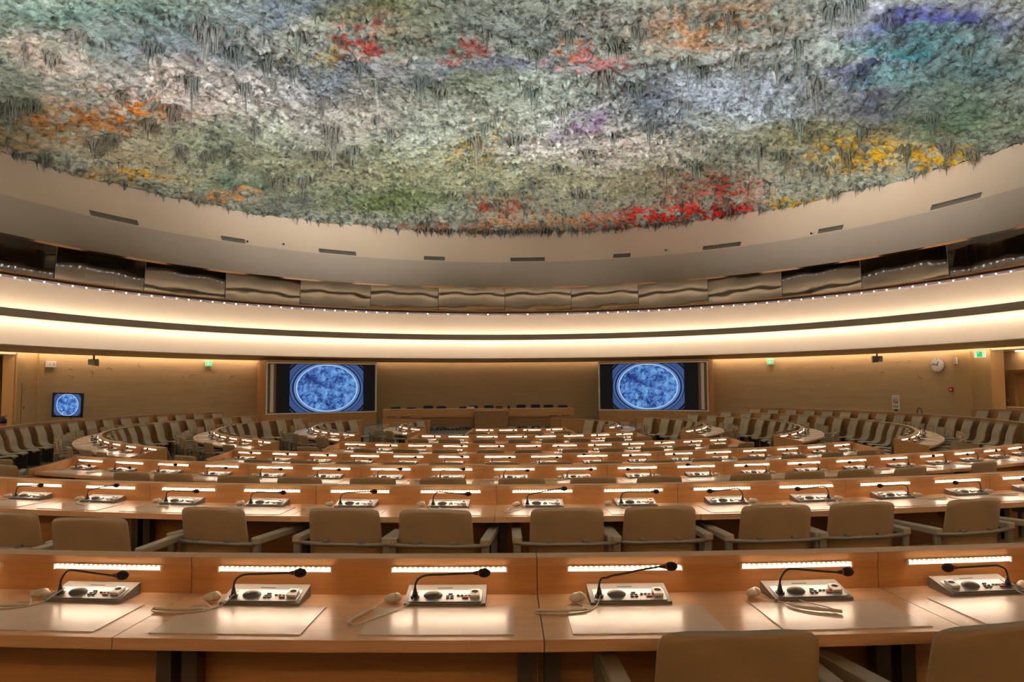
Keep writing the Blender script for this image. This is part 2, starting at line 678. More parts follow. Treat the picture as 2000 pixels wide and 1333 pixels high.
# gallery behind the glass
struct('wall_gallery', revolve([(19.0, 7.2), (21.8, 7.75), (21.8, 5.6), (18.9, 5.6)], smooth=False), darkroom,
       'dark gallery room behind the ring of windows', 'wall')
for k in range(32):
    a0 = -91.03 - 11.38 * k
    a1 = a0 - 11.33
    if k == 31:
        a1 = a0 - 7.15
    rb, rtp = 18.90, 18.762
    b0, b1, t0, t1 = pol(rb, a0, 5.74), pol(rb, a1, 5.74), pol(rtp, a0, 7.1), pol(rtp, a1, 7.1)
    mid = (b0 + b1) / 2
    rz = atan2((b1 - b0).y, (b1 - b0).x)
    o = Vector((mid.x, mid.y, 5.74))
    Mi = (Matrix.Translation(o) @ Matrix.Rotation(rz, 4, 'Z')).inverted()
    g = MB()
    out = pol(.008, (a0 + a1) / 2)
    vs = [Mi @ p for p in (b0, b1, t1, t0, b0 + out, b1 + out, t1 + out, t0 + out)]
    g.add(vs, [(0, 1, 2, 3), (7, 6, 5, 4), (0, 4, 5, 1), (2, 6, 7, 3), (1, 5, 6, 2), (0, 3, 7, 4)])
    ob = part('window_%d' % (k + 1), g, gl_mat, None, o, rz)
    ob['kind'] = 'structure'
    ob['label'] = 'tilted glass pane of the ring-shaped gallery above the hall'
    ob['category'] = 'window'
    mu = MB()
    p0, p1 = Mi @ (b0 - pol(.012, a0)), Mi @ (t0 - pol(.012, a0))
    mu.tube([p0, p1], .012, seg=4)
    part('mullion', mu, darkframe, ob)

# frames and doors seen in the gallery
gf = MB()
for (a, wd) in ((-117.1, .12), (-121.9, .08), (-125.4, .14), (110.9, .10), (109.5, .12)):
    p = pol(21.3, a)
    gf.box(-wd / 2, wd / 2, -.05, .05, 5.6, 7.62, mat=Matrix.Translation(p) @ Matrix.Rotation(radians(a), 4, 'Z'))
for a0, a1 in ((-117.1, -125.4), (110.9, 109.5)):
    p0, p1 = pol(21.3, a0, 7.30), pol(21.3, a1, 7.30)
    gf.tube([p0, p1], .07, seg=4)
struct('trim_14', gf, darkframe, 'grey frames seen through the gallery glass', 'trim')
gf = MB()
for (a, wd) in ((-116.2, .10), (-116.62, .06), (111.75, .12)):
    p = pol(21.25, a)
    gf.box(-wd / 2, wd / 2, -.05, .05, 5.6, 7.6, mat=Matrix.Translation(p) @ Matrix.Rotation(radians(a), 4, 'Z'))
struct('trim_15', gf, ochre, 'ochre door frame edges seen through the gallery glass', 'trim')

# walls under the ring
RW = 19.3
wl = revolve([(RW, -.5), (RW, 2.97)], -150, -113.3, n=60, smooth=True)
struct('wall_left', wl, wall_mat, 'ochre plaster wall on the left with raised crackled ridges', 'wall')
wr = revolve([(RW, -.5), (RW, 2.97)], 110.35, 150, n=60, smooth=True)
struct('wall_right', wr, wall_mat, 'ochre plaster wall on the right with raised crackled ridges', 'wall')
wf = revolve([(RW, -.5), (RW, 2.97)], 150, 210, n=60, smooth=True)
struct('wall_front', wf, wall_mat2, 'smooth ochre wall behind the podium between the two screens', 'wall')
wb = revolve([(21.7, -.5), (21.7, 2.87)], -118, 115, n=140, smooth=True)
struct('wall_back', wb, wall_mat2, 'recessed ochre wall beyond the pillars at both sides', 'wall')

# raised crack-like ridges in the plaster
rnd = random.Random(5)


def ridge(name, spots, mat, label):
    mb = MB()
    for (a, z, ln, ang) in spots:
        x = 0
        pts = []
        hd = ang
        aa, zz = a, z
        nseg = max(6, int(ln / .045))
        for i in range(nseg + 1):
            pts.append(pol(RW + .001, aa, zz))
            hd += rnd.uniform(-1.6, 1.6)
            hd = hd * .8 + ang * .2
            aa += degrees(.045 * cos(hd) / RW)
            zz += .045 * sin(hd)
        rr = [.004 + .015 * sin(pi * i / nseg) * rnd.uniform(.4, 1.3) for i in range(nseg + 1)]
        mb.tube(pts, .02, seg=5, radii=rr)
    part(name, mb, mat, label)


WL_ob = bpy.data.objects['wall_left']
WR_ob = bpy.data.objects['wall_right']
sp = []
for a, zt in ((-117.2, 2.5), (-117.3, 2.25), (-119.3, 2.4), (-122.3, 2.35), (-122.2, 1.9), (-126.2, 2.4), (-129.6, 2.3), (-129.6, 1.75),
              (-132.0, 2.0), (-133.6, 2.2), (-134.6, 1.9), (-136.2, 2.3), (-136.9, 2.25), (-139.2, 2.1), (-140.6, 2.1), (-126.0, 1.3), (-130.5, 1.2), (-138, 1.3)):
    sp.append((a, zt, rnd.uniform(.3, .75), rnd.choice([-1.3, -1.0, -2.0, -.5])))
ridge('plaster_ridges', sp, wall_mat, WL_ob)
sp = []
for a, zt in ((142, 2.4), (140, 2.35), (138.6, 1.9), (135.5, 2.3), (132.5, 2.4), (131, 2.3), (128, 2.2), (126.5, 2.4), (125.5, 1.6), (122, 2.3),
              (121.5, 1.8), (120, 2.2), (117, 2.5), (115.6, 2.5), (115, 2.0), (113.6, 1.5), (111.2, 2.3), (129, 1.6), (138, 1.45)):
    sp.append((a, zt, rnd.uniform(.3, .8), rnd.choice([-1.3, -2.2, -2.6, -.8])))
ridge('plaster_ridges', sp, wall_mat, WR_ob)

# pillars and portal pieces at the ends of the plaster walls


def rad_box(mb, a0, a1, R0, R1, z0, z1, n=2):
    mb2 = MB()
    mb2.arc(R0, radians(0) * R0, radians(a1 - a0) * R0, 0, R1 - R0, z0, z1, n)
    M4 = Matrix.Translation(pol(R0, a0)) @ Matrix.Rotation(radians(a0), 4, 'Z')
    mb.add([M4 @ Vector(p) for p in mb2.v], mb2.f)


mb = MB()
rad_box(mb, 106.1, 110.35, RW - .02, 20.0, -.5, 2.86)
rad_box(mb, 108.25, 110.35, RW - .10, RW, -.5, 2.80)
struct('wall_right_pillar', mb, door_mat, 'plain ochre pillar block right of the wall clock', 'pillar')
mb = MB()
rad_box(mb, -113.3, -110.7, RW + .02, 20.0, -.5, 2.86)
rad_box(mb, -113.75, -113.15, RW - .06, RW + .1, -.5, 2.86)
rad_box(mb, -111.25, -110.7, RW - .05, RW + .1, -.5, 2.86)
struct('wall_left_pillar', mb, door_mat, 'plain ochre portal block at the far left, beside the wall monitor', 'pillar')
d1 = MB()
rad_box(d1, -113.15, -111.4, RW - .015, RW + .02, -.4, 1.72)
o = struct('door_1', d1, door_mat, 'flush ochre door in the left portal block', 'door')
h = MB()
h.ell(pol(RW - .04, -111.62, .81), .03, .03, .03, seg=8, rings=6)
h.ell(pol(RW - .03, -111.62, 1.48), .02, .02, .02, seg=8, rings=6)
part('door_knob', h, steel_dk, o)
d2 = MB()
rad_box(d2, 104.6, 107.7, 21.62, 21.7, -.4, 1.90)
o = struct('door_2', d2, door_mat, 'recessed ochre door at the far right beyond the pillar', 'door')
fr = MB()
rad_box(fr, 107.7, 108.35, 21.4, 21.7, -.4, 2.05)
rad_box(fr, 104.4, 108.35, 21.4, 21.7, 1.92, 2.08)
part('door_frame', fr, wall_mat2, o)
# low ledges
mb = MB()
rad_box(mb, -110.7, -99, 20.2, 21.69, -.4, .34, 6)
struct('trim_16', mb, plaster, 'pale low ledge at the foot of the far left recess', 'ledge')
mb = MB()
rad_box(mb, 100, 110.0, 20.0, 21.3, -.4, .62, 6)
struct('trim_17', mb, door_mat, 'low ochre parapet in front of the recess at the far right', 'ledge')

# ------------------------------------------------------------------ ceiling relief
PATCHES=[[-13.057,1.298,3.416,1.08,1.05,-1.87,0.188,0.305,0.262,0.8],[-10.494,3.61,3.167,0.743,0.688,-1.72,0.188,0.242,0.305,0.8],[-14.664,2.219,1.539,0.58,0.528,-0.867,0.61,0.515,0.456,0.9],[-12.027,5.19,2.585,0.808,0.661,-1.522,0.644,0.578,0.546,0.9],[-8.41,7.291,3.07,0.591,0.624,-2.305,0.644,0.61,0.61,0.9],[-14.856,6.153,1.844,0.775,0.487,-0.929,0.61,0.223,0.032,0.75],[-13.702,5.498,0.694,0.25,0.282,-0.571,0.716,0.242,0.021,0.9],[-16.401,6.608,1.172,0.586,0.359,-0.628,0.456,0.188,0.045,0.7],[-16.743,5.066,1.215,0.605,0.886,-1.427,0.114,0.156,0.107,0.7],[-18.22,6.85,1.662,0.972,0.481,-0.761,0.402,0.305,0.188,0.6],[-16.316,10.593,1.929,0.984,0.258,-0.522,0.578,0.328,0.021,0.85],[-14.495,8.983,1.925,0.813,0.585,-1.27,0.376,0.262,0.141,0.6],[-11.508,10.562,3.044,0.947,0.804,-2.358,0.402,0.456,0.352,0.8],[-4.409,2.182,2.128,0.162,0.195,-1.252,0.223,0.223,0.08,0.8],[-7.177,2.742,1.281,0.216,0.306,-1.128,0.456,0.445,0.402,0.6],[-6.033,4.484,1.414,0.176,0.114,-0.552,0.456,0.328,0.038,0.7],[-6.641,6.487,1.706,0.276,0.405,-1.898,0.127,0.195,0.262,0.8],[-4.384,4.341,1.077,0.069,0.156,-1.107,0.376,0.053,0.038,0.7],[-1.39,4.801,0.654,0.001,0.022,-1.16,0.578,0.026,0.017,0.9],[-2.383,4.288,0.727,0.024,0.047,-0.793,0.098,0.15,0.102,0.8],[0.048,5.748,3.884,-0.24,-0.019,-0.505,0.188,0.171,0.376,0.8],[2.835,4.734,0.556,-0.077,-0.097,-0.647,0.716,0.223,0.021,0.8],[3.855,5.116,1.125,-0.16,-0.127,-0.681,0.578,0.171,0.171,0.8],[3.349,8.18,3.347,-0.512,-0.339,-2.279,0.485,0.546,0.515,0.9],[-1.532,6.926,2.839,-0.03,0.038,-1.657,0.181,0.223,0.165,0.8],[3.999,9.522,1.104,-0.14,-0.26,-1.59,0.223,0.102,0.283,0.75],[6.353,7.261,1.191,-0.255,-0.432,-1.646,0.091,0.107,0.181,0.75],[8.798,5.865,2.32,-0.73,-0.749,-2.026,0.429,0.485,0.578,0.9],[6.672,1.979,2.049,-0.471,-0.376,-1.105,0.485,0.283,0.156,0.7],[9.017,2.626,1.391,-0.449,-0.481,-1.114,0.402,0.429,0.429,0.7],[10.769,-0.204,0.651,-0.229,-0.33,-0.568,0.68,0.716,0.716,0.9],[13.072,-0.529,1.876,-0.821,-0.617,-0.873,0.08,0.08,0.328,0.9],[13.154,1.275,1.289,-0.597,-0.501,-0.769,0.017,0.188,0.231,0.9],[12.55,2.866,1.438,-0.613,-0.348,-0.601,0.061,0.053,0.205,0.85],[13.755,3.049,1.117,-0.535,-0.362,-0.578,0.205,0.413,0.413,0.8],[15.287,1.395,1.563,-0.848,-1.238,-1.665,0.107,0.188,0.205,0.8],[13.629,4.398,1.795,-0.838,-0.603,-1.031,0.102,0.102,0.162,0.8],[16.983,4.202,1.675,-1.087,-1.119,-1.543,0.107,0.188,0.127,0.8],[15.836,8.177,2.11,-1.242,-0.724,-1.242,0.658,0.413,0.01,0.75],[18.144,6.995,0.71,-0.512,-0.457,-0.661,0.68,0.429,0.01,0.85],[15.132,12.969,1.01,-0.561,-0.248,-0.521,0.68,0.456,0.013,0.9],[13.343,7.636,2.557,-1.255,-0.551,-1.087,0.305,0.292,0.156,0.7],[11.101,13.543,1.594,-0.599,-0.445,-1.268,0.578,0.038,0.021,0.8],[10.391,16.315,3.478,-1.249,-0.208,-0.682,0.68,0.032,0.013,0.95],[7.173,18.272,1.664,-0.398,-0.099,-0.477,0.61,0.045,0.017,0.9],[0.463,17.148,1.675,-0.043,-0.032,-0.9,0.376,0.053,0.026,0.8],[-1.816,19.378,3.537,0.071,0.011,-0.488,0.376,0.091,0.053,0.7],[6.025,13.984,5.365,-1.321,-0.425,-2.121,0.352,0.328,0.223,0.7],[-2.94,13.623,5.542,0.112,0.138,-2.309,0.328,0.342,0.205,0.75],[-5.521,16.285,3.731,0.459,0.151,-1.207,0.122,0.171,0.053,0.75],[-10.423,15.718,1.954,0.538,0.226,-0.862,0.102,0.114,0.114,0.7],[-11.931,13.209,1.52,0.526,0.307,-0.941,0.061,0.15,0.107,0.8],[-13.375,13.902,1.288,0.509,0.183,-0.506,0.515,0.262,0.102,0.6],[-0.269,9.056,2.408,-0.106,-0.039,-1.792,0.515,0.546,0.485,0.8],[-5.815,8.527,1.866,0.24,0.322,-1.903,0.485,0.456,0.413,0.7],[-0.927,11.851,0.957,-0.011,0.001,-1.549,0.456,0.328,0.045,0.6],[6.621,11.019,2.239,-0.54,-0.358,-1.501,0.578,0.515,0.485,0.8],[2.852,18.707,5.73,-0.831,-0.046,-0.487,0.515,0.328,0.188,0.7],[-6.876,1.635,1.852,0.236,0.22,-0.81,0.171,0.223,0.305,0.7],[0.304,3.156,2.8,-0.178,-0.063,-1.211,0.223,0.27,0.262,0.7],[2.99,2.333,1.998,-0.295,-0.175,-1.012,0.376,0.352,0.328,0.6],[2.899,11.644,2.831,-0.38,-0.16,-1.35,0.578,0.546,0.515,0.8],[-8.914,12.683,2.745,0.628,0.317,-1.317,0.402,0.402,0.283,0.6]]
ZR, HH, RR = 10.57, 3.2, 20.0


def dome_z(x, y):
    return ZR + HH * (1 - (x * x + y * y) / (RR * RR))


def build_ceiling():
    rng = np.random.default_rng(7)
    step = .062
    xs = np.concatenate([np.arange(-20.6, 20.6 + step, step)])
    ys = np.concatenate([np.arange(-20.6, -2.6, .6), np.arange(-2.6, 20.6 + step, step)])
    X, Y = np.meshgrid(xs, ys)
    Rr = np.hypot(X, Y)
    Z = dome_z(X, Y)

    def vnoise(sc, seed):
        r = np.random.default_rng(seed)
        g = r.random((int(42 / sc) + 4, int(42 / sc) + 4))
        u = (X + 20.8) / sc
        v = (Y + 20.8) / sc
        i, j = u.astype(int), v.astype(int)
        fu, fv = u - i, v - j
        fu = fu * fu * (3 - 2 * fu)
        fv = fv * fv * (3 - 2 * fv)
        return (g[j, i] * (1 - fu) * (1 - fv) + g[j, i + 1] * fu * (1 - fv) + g[j + 1, i] * (1 - fu) * fv + g[j + 1, i + 1] * fu * fv)

    disp = .30 * (vnoise(2.2, 1) - .5) + .10 * (vnoise(.8, 2) - .5) + .05 * (vnoise(.35, 3) - .5) + .05 * (vnoise(.16, 4) - .5)
    dens = vnoise(2.6, 11) * .6 + vnoise(1.1, 12) * .4
    fleck = np.zeros_like(X)
    # small hanging tufts, each a pointed bump
    n = 15000
    px_ = rng.uniform(-20.2, 20.2, n)
    py_ = rng.uniform(-2.4, 20.2, n)
    y0i = np.searchsorted(ys, -2.6)
    for a, b in zip(px_, py_):
        if a * a + b * b > 20.05 ** 2:
            continue
        i = int((a - xs[0]) / step)
        j = int((b + 2.6) / step) + y0i
        dd = dens[min(j, len(ys) - 1), min(i, len(xs) - 1)]
        big = rng.random() < .06
        r = rng.uniform(.065, .125) * (1.5 if big else 1)
        h = rng.uniform(.05, .15) * (1.5 if big else 1) * (.55 + 1.1 * dd)
        wn = int(r / step) + 2
        j0, j1, i0, i1 = max(j - wn, 0), min(j + wn + 1, len(ys)), max(i - wn, 0), min(i + wn + 1, len(xs))
        dx = X[j0:j1, i0:i1] - a
        dy = Y[j0:j1, i0:i1] - b
        q = np.clip(1 - np.hypot(dx, dy) / r, 0, 1)
        disp[j0:j1, i0:i1] -= h * q ** 1.3
        if rng.random() < .55 * (dd + .25):
            fleck[j0:j1, i0:i1] = np.maximum(fleck[j0:j1, i0:i1], np.clip(q * 2.2, 0, 1) * rng.uniform(.35, 1.0))
    Z = Z + disp
    # albedo
    base = np.array([.35, .395, .35])
    col = np.ones(X.shape + (3,)) * base
    wx = X + 1.5 * (vnoise(1.3, 21) - .5) + .8 * (vnoise(.45, 22) - .5)
    wy = Y + 1.5 * (vnoise(1.3, 23) - .5) + .8 * (vnoise(.45, 24) - .5)
    speck = vnoise(.34, 31) * .6 + vnoise(.15, 32) * .4
    for (cx, cy, ax, ay, bx, by, r, g, b, wgt) in PATCHES:
        mean = (r + g + b) / 3
        r, g, b = [max(.01, mean + (c_ - mean) * 1.12) for c_ in (r, g, b)]
        det = ax * by - ay * bx
        ux = ((wx - cx) * by - (wy - cy) * bx) / det
        uy = (-(wx - cx) * ay + (wy - cy) * ax) / det
        q = np.exp(-(ux ** 2 + uy ** 2) * .9)
        sat = max(r, g, b) - min(r, g, b)
        if sat > .3:
            q = np.clip(q * 1.3, 0, 1) * np.clip(.25 + (speck - .40) * 4.5, 0, 1.2)
        q = np.clip(q * wgt * 1.15, 0, 1)[..., None]
        col = col * (1 - q) + np.array([r, g, b]) * q
    # sprayed mottling; dark tuft flecks partly paint in shade
    m1 = vnoise(.22, 41) * .5 + vnoise(.11, 42) * .5
    col = col * (.74 + .52 * m1[..., None])
    dk = np.array([.05, .075, .062])
    dk2 = col * .28
    fl = (np.clip(fleck * 1.25, 0, 1) * .85)[..., None]
    col = col * (1 - fl) + (dk * .5 + dk2 * .5) * fl
    patch = np.clip((vnoise(.9, 51) * .6 + vnoise(.3, 52) * .4 - .55) * 5, 0, 1)[..., None] * .35
    col = col * (1 - patch) + (col * .38 + dk * .12) * patch
    col = np.clip((col * 1.5) ** 1.12, 0, .94)
    keep = Rr <= 20.12 + .07 * np.sin(Y * 9 + X * 7)
    idx = -np.ones(X.shape, int)
    ny, nx = X.shape
    a = np.arange(ny * nx).reshape(ny, nx)
    quads = np.stack([a[:-1, :-1], a[:-1, 1:], a[1:, 1:], a[1:, :-1]], -1).reshape(-1, 4)
    kq = keep.reshape(-1)[quads].all(1)
    quads = quads[kq]
    used = np.unique(quads)
    remap = -np.ones(ny * nx, int)
    remap[used] = np.arange(len(used))
    V = np.stack([X, Y, Z], -1).reshape(-1, 3)[used]
    Q = remap[quads]
    me = bpy.data.meshes.new('ceiling')
    me.vertices.add(len(V))
    me.vertices.foreach_set('co', V.astype(np.float32).ravel())
    me.loops.add(len(Q) * 4)
    me.loops.foreach_set('vertex_index', Q.astype(np.int32).ravel())
    me.polygons.add(len(Q))
    me.polygons.foreach_set('loop_start', np.arange(0, len(Q) * 4, 4, dtype=np.int32))
    me.polygons.foreach_set('loop_total', np.full(len(Q), 4, np.int32))
    me.polygons.foreach_set('use_smooth', np.ones(len(Q), bool))
    me.update(calc_edges=True)
    ca = me.color_attributes.new('paint', 'FLOAT_COLOR', 'POINT')
    cc = np.concatenate([col.reshape(-1, 3)[used], np.ones((len(used), 1))], 1)
    ca.data.foreach_set('color', np.clip(cc, 0, 1).astype(np.float32).ravel())
    N = NT('sprayed_relief_paint')
    at = N.n('ShaderNodeAttribute', attribute_name='paint')
    tc = N.n('ShaderNodeTexCoord')
    no = N.n('ShaderNodeTexNoise', i_Scale=7.5, i_Detail=7.0, i_Roughness=.78, i_Distortion=.5)
    N.l(tc.outputs['Object'], no.inputs['Vector'])
    r = N.ramp(no.outputs[0], [(.38, (.34, .37, .34)), (.48, (.90, .90, .89)), (.62, (1.22, 1.21, 1.19))])
    mx = N.n('ShaderNodeMix', data_type='RGBA', blend_type='MULTIPLY')
    mx.inputs[0].default_value = 1.0
    N.l(at.outputs['Color'], mx.inputs[6])
    N.l(r.outputs[0], mx.inputs[7])
    N.l(mx.outputs[2], N.b.inputs['Base Color'])
    bp = N.n('ShaderNodeBump', i_Strength=1.0, i_Distance=.075)
    N.l(no.outputs[0], bp.inputs['Height'])
    N.l(bp.outputs[0], N.b.inputs['Normal'])
    N.b.inputs['Roughness'].default_value = .9
    me.materials.append(N.m)
    ob = bpy.data.objects.new('ceiling', me)
    C.objects.link(ob)
    ob['kind'] = 'structure'
    ob['label'] = 'shallow domed ceiling of rough relief sprayed in many colours'
    ob['category'] = 'ceiling'

    def paint_at(x, y):
        j = min(max(int(np.searchsorted(ys, y)), 0), len(ys) - 1)
        i = min(max(int((x - xs[0]) / step), 0), len(xs) - 1)
        return avg[j, i]
    avg = (col + np.roll(col, 5, 0) + np.roll(col, -5, 0) + np.roll(col, 5, 1) + np.roll(col, -5, 1)) / 5
    return ob, paint_at, N.m


ceil_ob, paint_at, relief_mat = build_ceiling()

STAL=[(-9.56,2.28,1.56),(-6.93,3.08,1.08),(-11.05,4.79,1.92),(-9.49,5.74,1.2),(-9.08,3.47,1.1),(-7.08,9.55,2.08),(-12.57,6.67,0.93),(6.59,3.93,1.35),(7.32,4.45,0.99),(5.39,6.3,0.95),(11.45,4.21,1.47),(10.24,-0.44,1.2),(14.4,6.25,1.28),(11.44,9.33,1.42),(14.96,8.41,1.15),(16.05,4.53,1.2),(-0.93,10.96,1.83),(-0.59,9.89,1.3),(3.99,5.82,1.34),(6.54,8.84,1.16),(5.22,9.98,0.96),(9.45,11.64,1.27),(-16.91,4.24,1.11),(9.81,2.06,1.43),(-16.38,4.49,0.93),(-10.32,13.02,1.54),(-15.47,7.69,0.85),(2.23,3.01,0.92),(-14.41,2.32,0.68),(-11.58,2.67,0.88),(-8.35,4.44,0.76),(-5.26,5.26,0.89),(-3.08,6.15,1.03),(1.32,7.03,1.07),(2.67,7.87,1.0),(8.45,3.45,1.14),(7.11,1.3,0.86),(4.63,2.7,0.91),(18.76,6.08,0.75),(17.73,6.09,0.96),(16.65,7.0,1.1),(8.22,12.49,1.04),(-2.36,7.28,1.08),(-6.53,11.37,0.98),(-11.76,10.03,0.93),(-16.1,7.79,0.85),(-9.36,13.53,1.04),(12.67,9.5,0.95),(14.56,10.04,0.85),(-4.72,9.89,0.94),(0.94,10.9,0.86),(-2.28,16.11,0.62),(4.47,15.77,0.62),(1.29,4.37,0.87),(-0.57,3.19,0.83),(4.14,3.72,0.86),(10.51,6.08,0.95),(12.11,6.87,1.09),(11.62,-0.1,0.65),(9.89,0.22,0.82),(-13.44,9.42,0.91),(-12.67,10.16,1.05),(-10.09,8.85,0.9),(-13.69,7.23,0.73),(4.39,11.9,0.76),(3.12,13.47,0.66),(-13.55,5.01,0.67),(-14.68,4.19,0.56),(14.58,0.45,0.5),(-8.17,11.5,0.86)]


def cluster(seed, n, spread):
    """a bunch of pointed icicle shapes hanging from z = 0"""
    r = random.Random(seed)
    mb = MB()
    for i in range(n):
        a = r.uniform(0, 2 * pi)
        d = spread * sqrt(r.random())
        L = (1.0 - .75 * d / spread) * r.uniform(.55, 1.0)
        if i == 0:
            d, L = 0, 1.0
        x, y = d * cos(a), d * sin(a)
        w0 = r.uniform(.03, .075) * (.6 + .6 * L)
        bx, by = r.uniform(-.04, .04), r.uniform(-.04, .04)
        pts = [(x, y, .5), (x, y, -.03), (x + bx * .3, y + by * .3, -.25 * L), (x + bx, y + by, -.6 * L), (x + bx * 1.3, y + by, -L)]
        mb.tube(pts, 1, seg=6, radii=[w0 * 2.8, w0 * 1.6, w0 * .9, w0 * .4, .004], caps=False)
    return mb




def painted(name, mb, cols):
    me = mb.mesh(name, relief_mat)
    ca = me.color_attributes.new('paint', 'FLOAT_COLOR', 'POINT')
    ca.data.foreach_set('color', np.concatenate([np.array(cols), np.ones((len(cols), 1))], 1).astype(np.float32).ravel())
    return me


rnd = random.Random(11)


def stal_tint(x, y, k):
    c = paint_at(x, y)
    g = np.array([(.20, .235, .185), (.33, .285, .235), (.13, .165, .15)][k])
    return np.clip(c * .26 + g * .36, .02, .9)


for (x, y, L) in STAL:
    m = cluster(rnd.randrange(10 ** 6), rnd.randrange(16, 34), rnd.uniform(.22, .42))
    w_ = rnd.uniform(.9, 1.4)
    m.xf(Matrix.Rotation(rnd.uniform(0, 6.28), 4, 'Z') @ Matrix.Diagonal((w_, w_, L, 1)))
    k = rnd.choice([0, 0, 0, 1, 1, 2])
    t_ = stal_tint(x, y, k)
    o = part('stalactite', painted('stalactite', m, [t_ * (.8 + .5 * ((i * 7919) % 13) / 13) for i in range(len(m.v))]), None, ceil_ob,
             (x, y, dome_z(x, y) + .04))
small = MB()
cols = []
cl = [cluster(60 + i, 7 + i % 4, .16) for i in range(8)]
for i in range(1250):
    if i < 330:                         # fringe along the edge of the ceiling
        a = rnd.uniform(-250, -105) if i > 160 else rnd.uniform(-212, -168)
        r = rnd.uniform(19.75, 20.1)
        p = pol(r, a)
        L = rnd.uniform(.2, .6)
    else:
        x, y = rnd.uniform(-19, 19), rnd.uniform(1, 19.5)
        if hypot(x, y) > 19.8:
            continue
        p = Vector((x, y, 0))
        L = rnd.uniform(.2, .5) * (1.5 if i % 4 == 0 else 1)
    c = rnd.choice(cl)
    w_ = L * rnd.uniform(.9, 1.6)
    Mx = Matrix.Translation((p.x, p.y, dome_z(p.x, p.y) + .03)) @ Matrix.Rotation(rnd.uniform(0, 6), 4, 'Z') @ Matrix.Diagonal((w_, w_, L, 1))
    small.add([Mx @ Vector(v) for v in c.v], c.f, 0, True)
    t_ = stal_tint(p.x, p.y, rnd.choice([0, 0, 1, 2]))
    cols += [t_] * len(c.v)
o = part('small_stalactites', painted('small_stalactites', small, cols), None, ceil_ob)
o['kind'] = 'stuff'

# vents and small cameras on the cove band above the fascia
for i, (a0, a1) in enumerate(((-118.4, -124.5), (-136.2, -139.6), (-151.1, -157.0), (-168.4, -171.8), (-183.1, -188.9),
                              (-200.6, -203.4), (-215.3, -221.1), (-232.8, -236.2), (-248.0, -254.0))):
    mb = MB()
    nn = 10
    R0, z0, z1 = 19.06, 8.65, 8.87
    R1 = 19.20
    am = (a0 + a1) / 2
    Mi = (Matrix.Translation(pol(19.05, am, 8.64)) @ Matrix.Rotation(radians(am), 4, 'Z')).inverted()
    t = thing('air_vent', ['long slatted air vent on the cove, leftmost of nine', 'short slatted air vent beside the leftmost cove camera',
                           'slatted air vent on the cove above the left screen', 'short slatted air vent left of the ceiling centre on the cove',
                           'slatted air vent in the middle of the cove above the podium', 'short slatted air vent above the right screen',
                           'slatted air vent with a small camera at its middle', 'short slatted air vent with a camera at its left end',
                           'longest slatted air vent at the far right of the cove'][i], 'vent', pol(19.05, am, 8.64), radians(am), 'air vents on the ceiling cove')
    for k in range(nn):
        b0, b1 = a0 + (a1 - a0) * k / nn, a0 + (a1 - a0) * (k + 1) / nn
        vs = [pol(R0 - .012, b0, z0), pol(R0 - .012, b1, z0), pol(R1 - .012, b1, z1), pol(R1 - .012, b0, z1)]
        mb.add([Mi @ v for v in vs], [(0, 1, 2, 3)])
    part('backing', mb, black, t)
    sl = MB()
    ns = int(abs(a1 - a0) * 6)
    for k in range(ns + 1):
        b0 = a0 + (a1 - a0) * k / ns
        sl.tube([Mi @ pol(R0 - .02, b0, z0), Mi @ pol(R1 - .02, b0, z1)], .016, seg=4)
    for q in range(5):
        f = q / 4
        sl.tube([Mi @ pol(R0 - .02 + (R1 - R0) * f, a0 + (a1 - a0) * k / 6, z0 + (z1 - z0) * f) for k in range(7)], .012, seg=4)
    part('slats', sl, grille, t)
for i, (a, z) in enumerate(((-139.9, 8.76), (-145.5, 8.88), (150.75, 8.86), (142.6, 8.74), (128.1, 8.70))):
    rr = 19.06 + (z - 8.64) * .6
    t = thing('ceiling_camera', ['small dome camera at the right end of the second vent from the left', 'tiny black sensor on the cove above the left screen',
                                 'tiny black sensor on the cove right of the right screen', 'small round camera in front of the seventh vent from the left',
                                 'small white and black camera at the left end of the eighth vent'][i], 'camera', pol(rr, a, z), radians(a) + pi, 'small cameras on the ceiling cove')
    b = MB()
    b.rbox(-.06, .06, -.10, .02, -.05, .06, .02)
    part('body', b, white, t)
    b = MB()
    b.ell((0, -.10, 0), .055, .05, .055, seg=10, rings=6)
    part('lens', b, black, t)

# ================================================================== FURNITURE
TOPH, RAILH = .742, .875


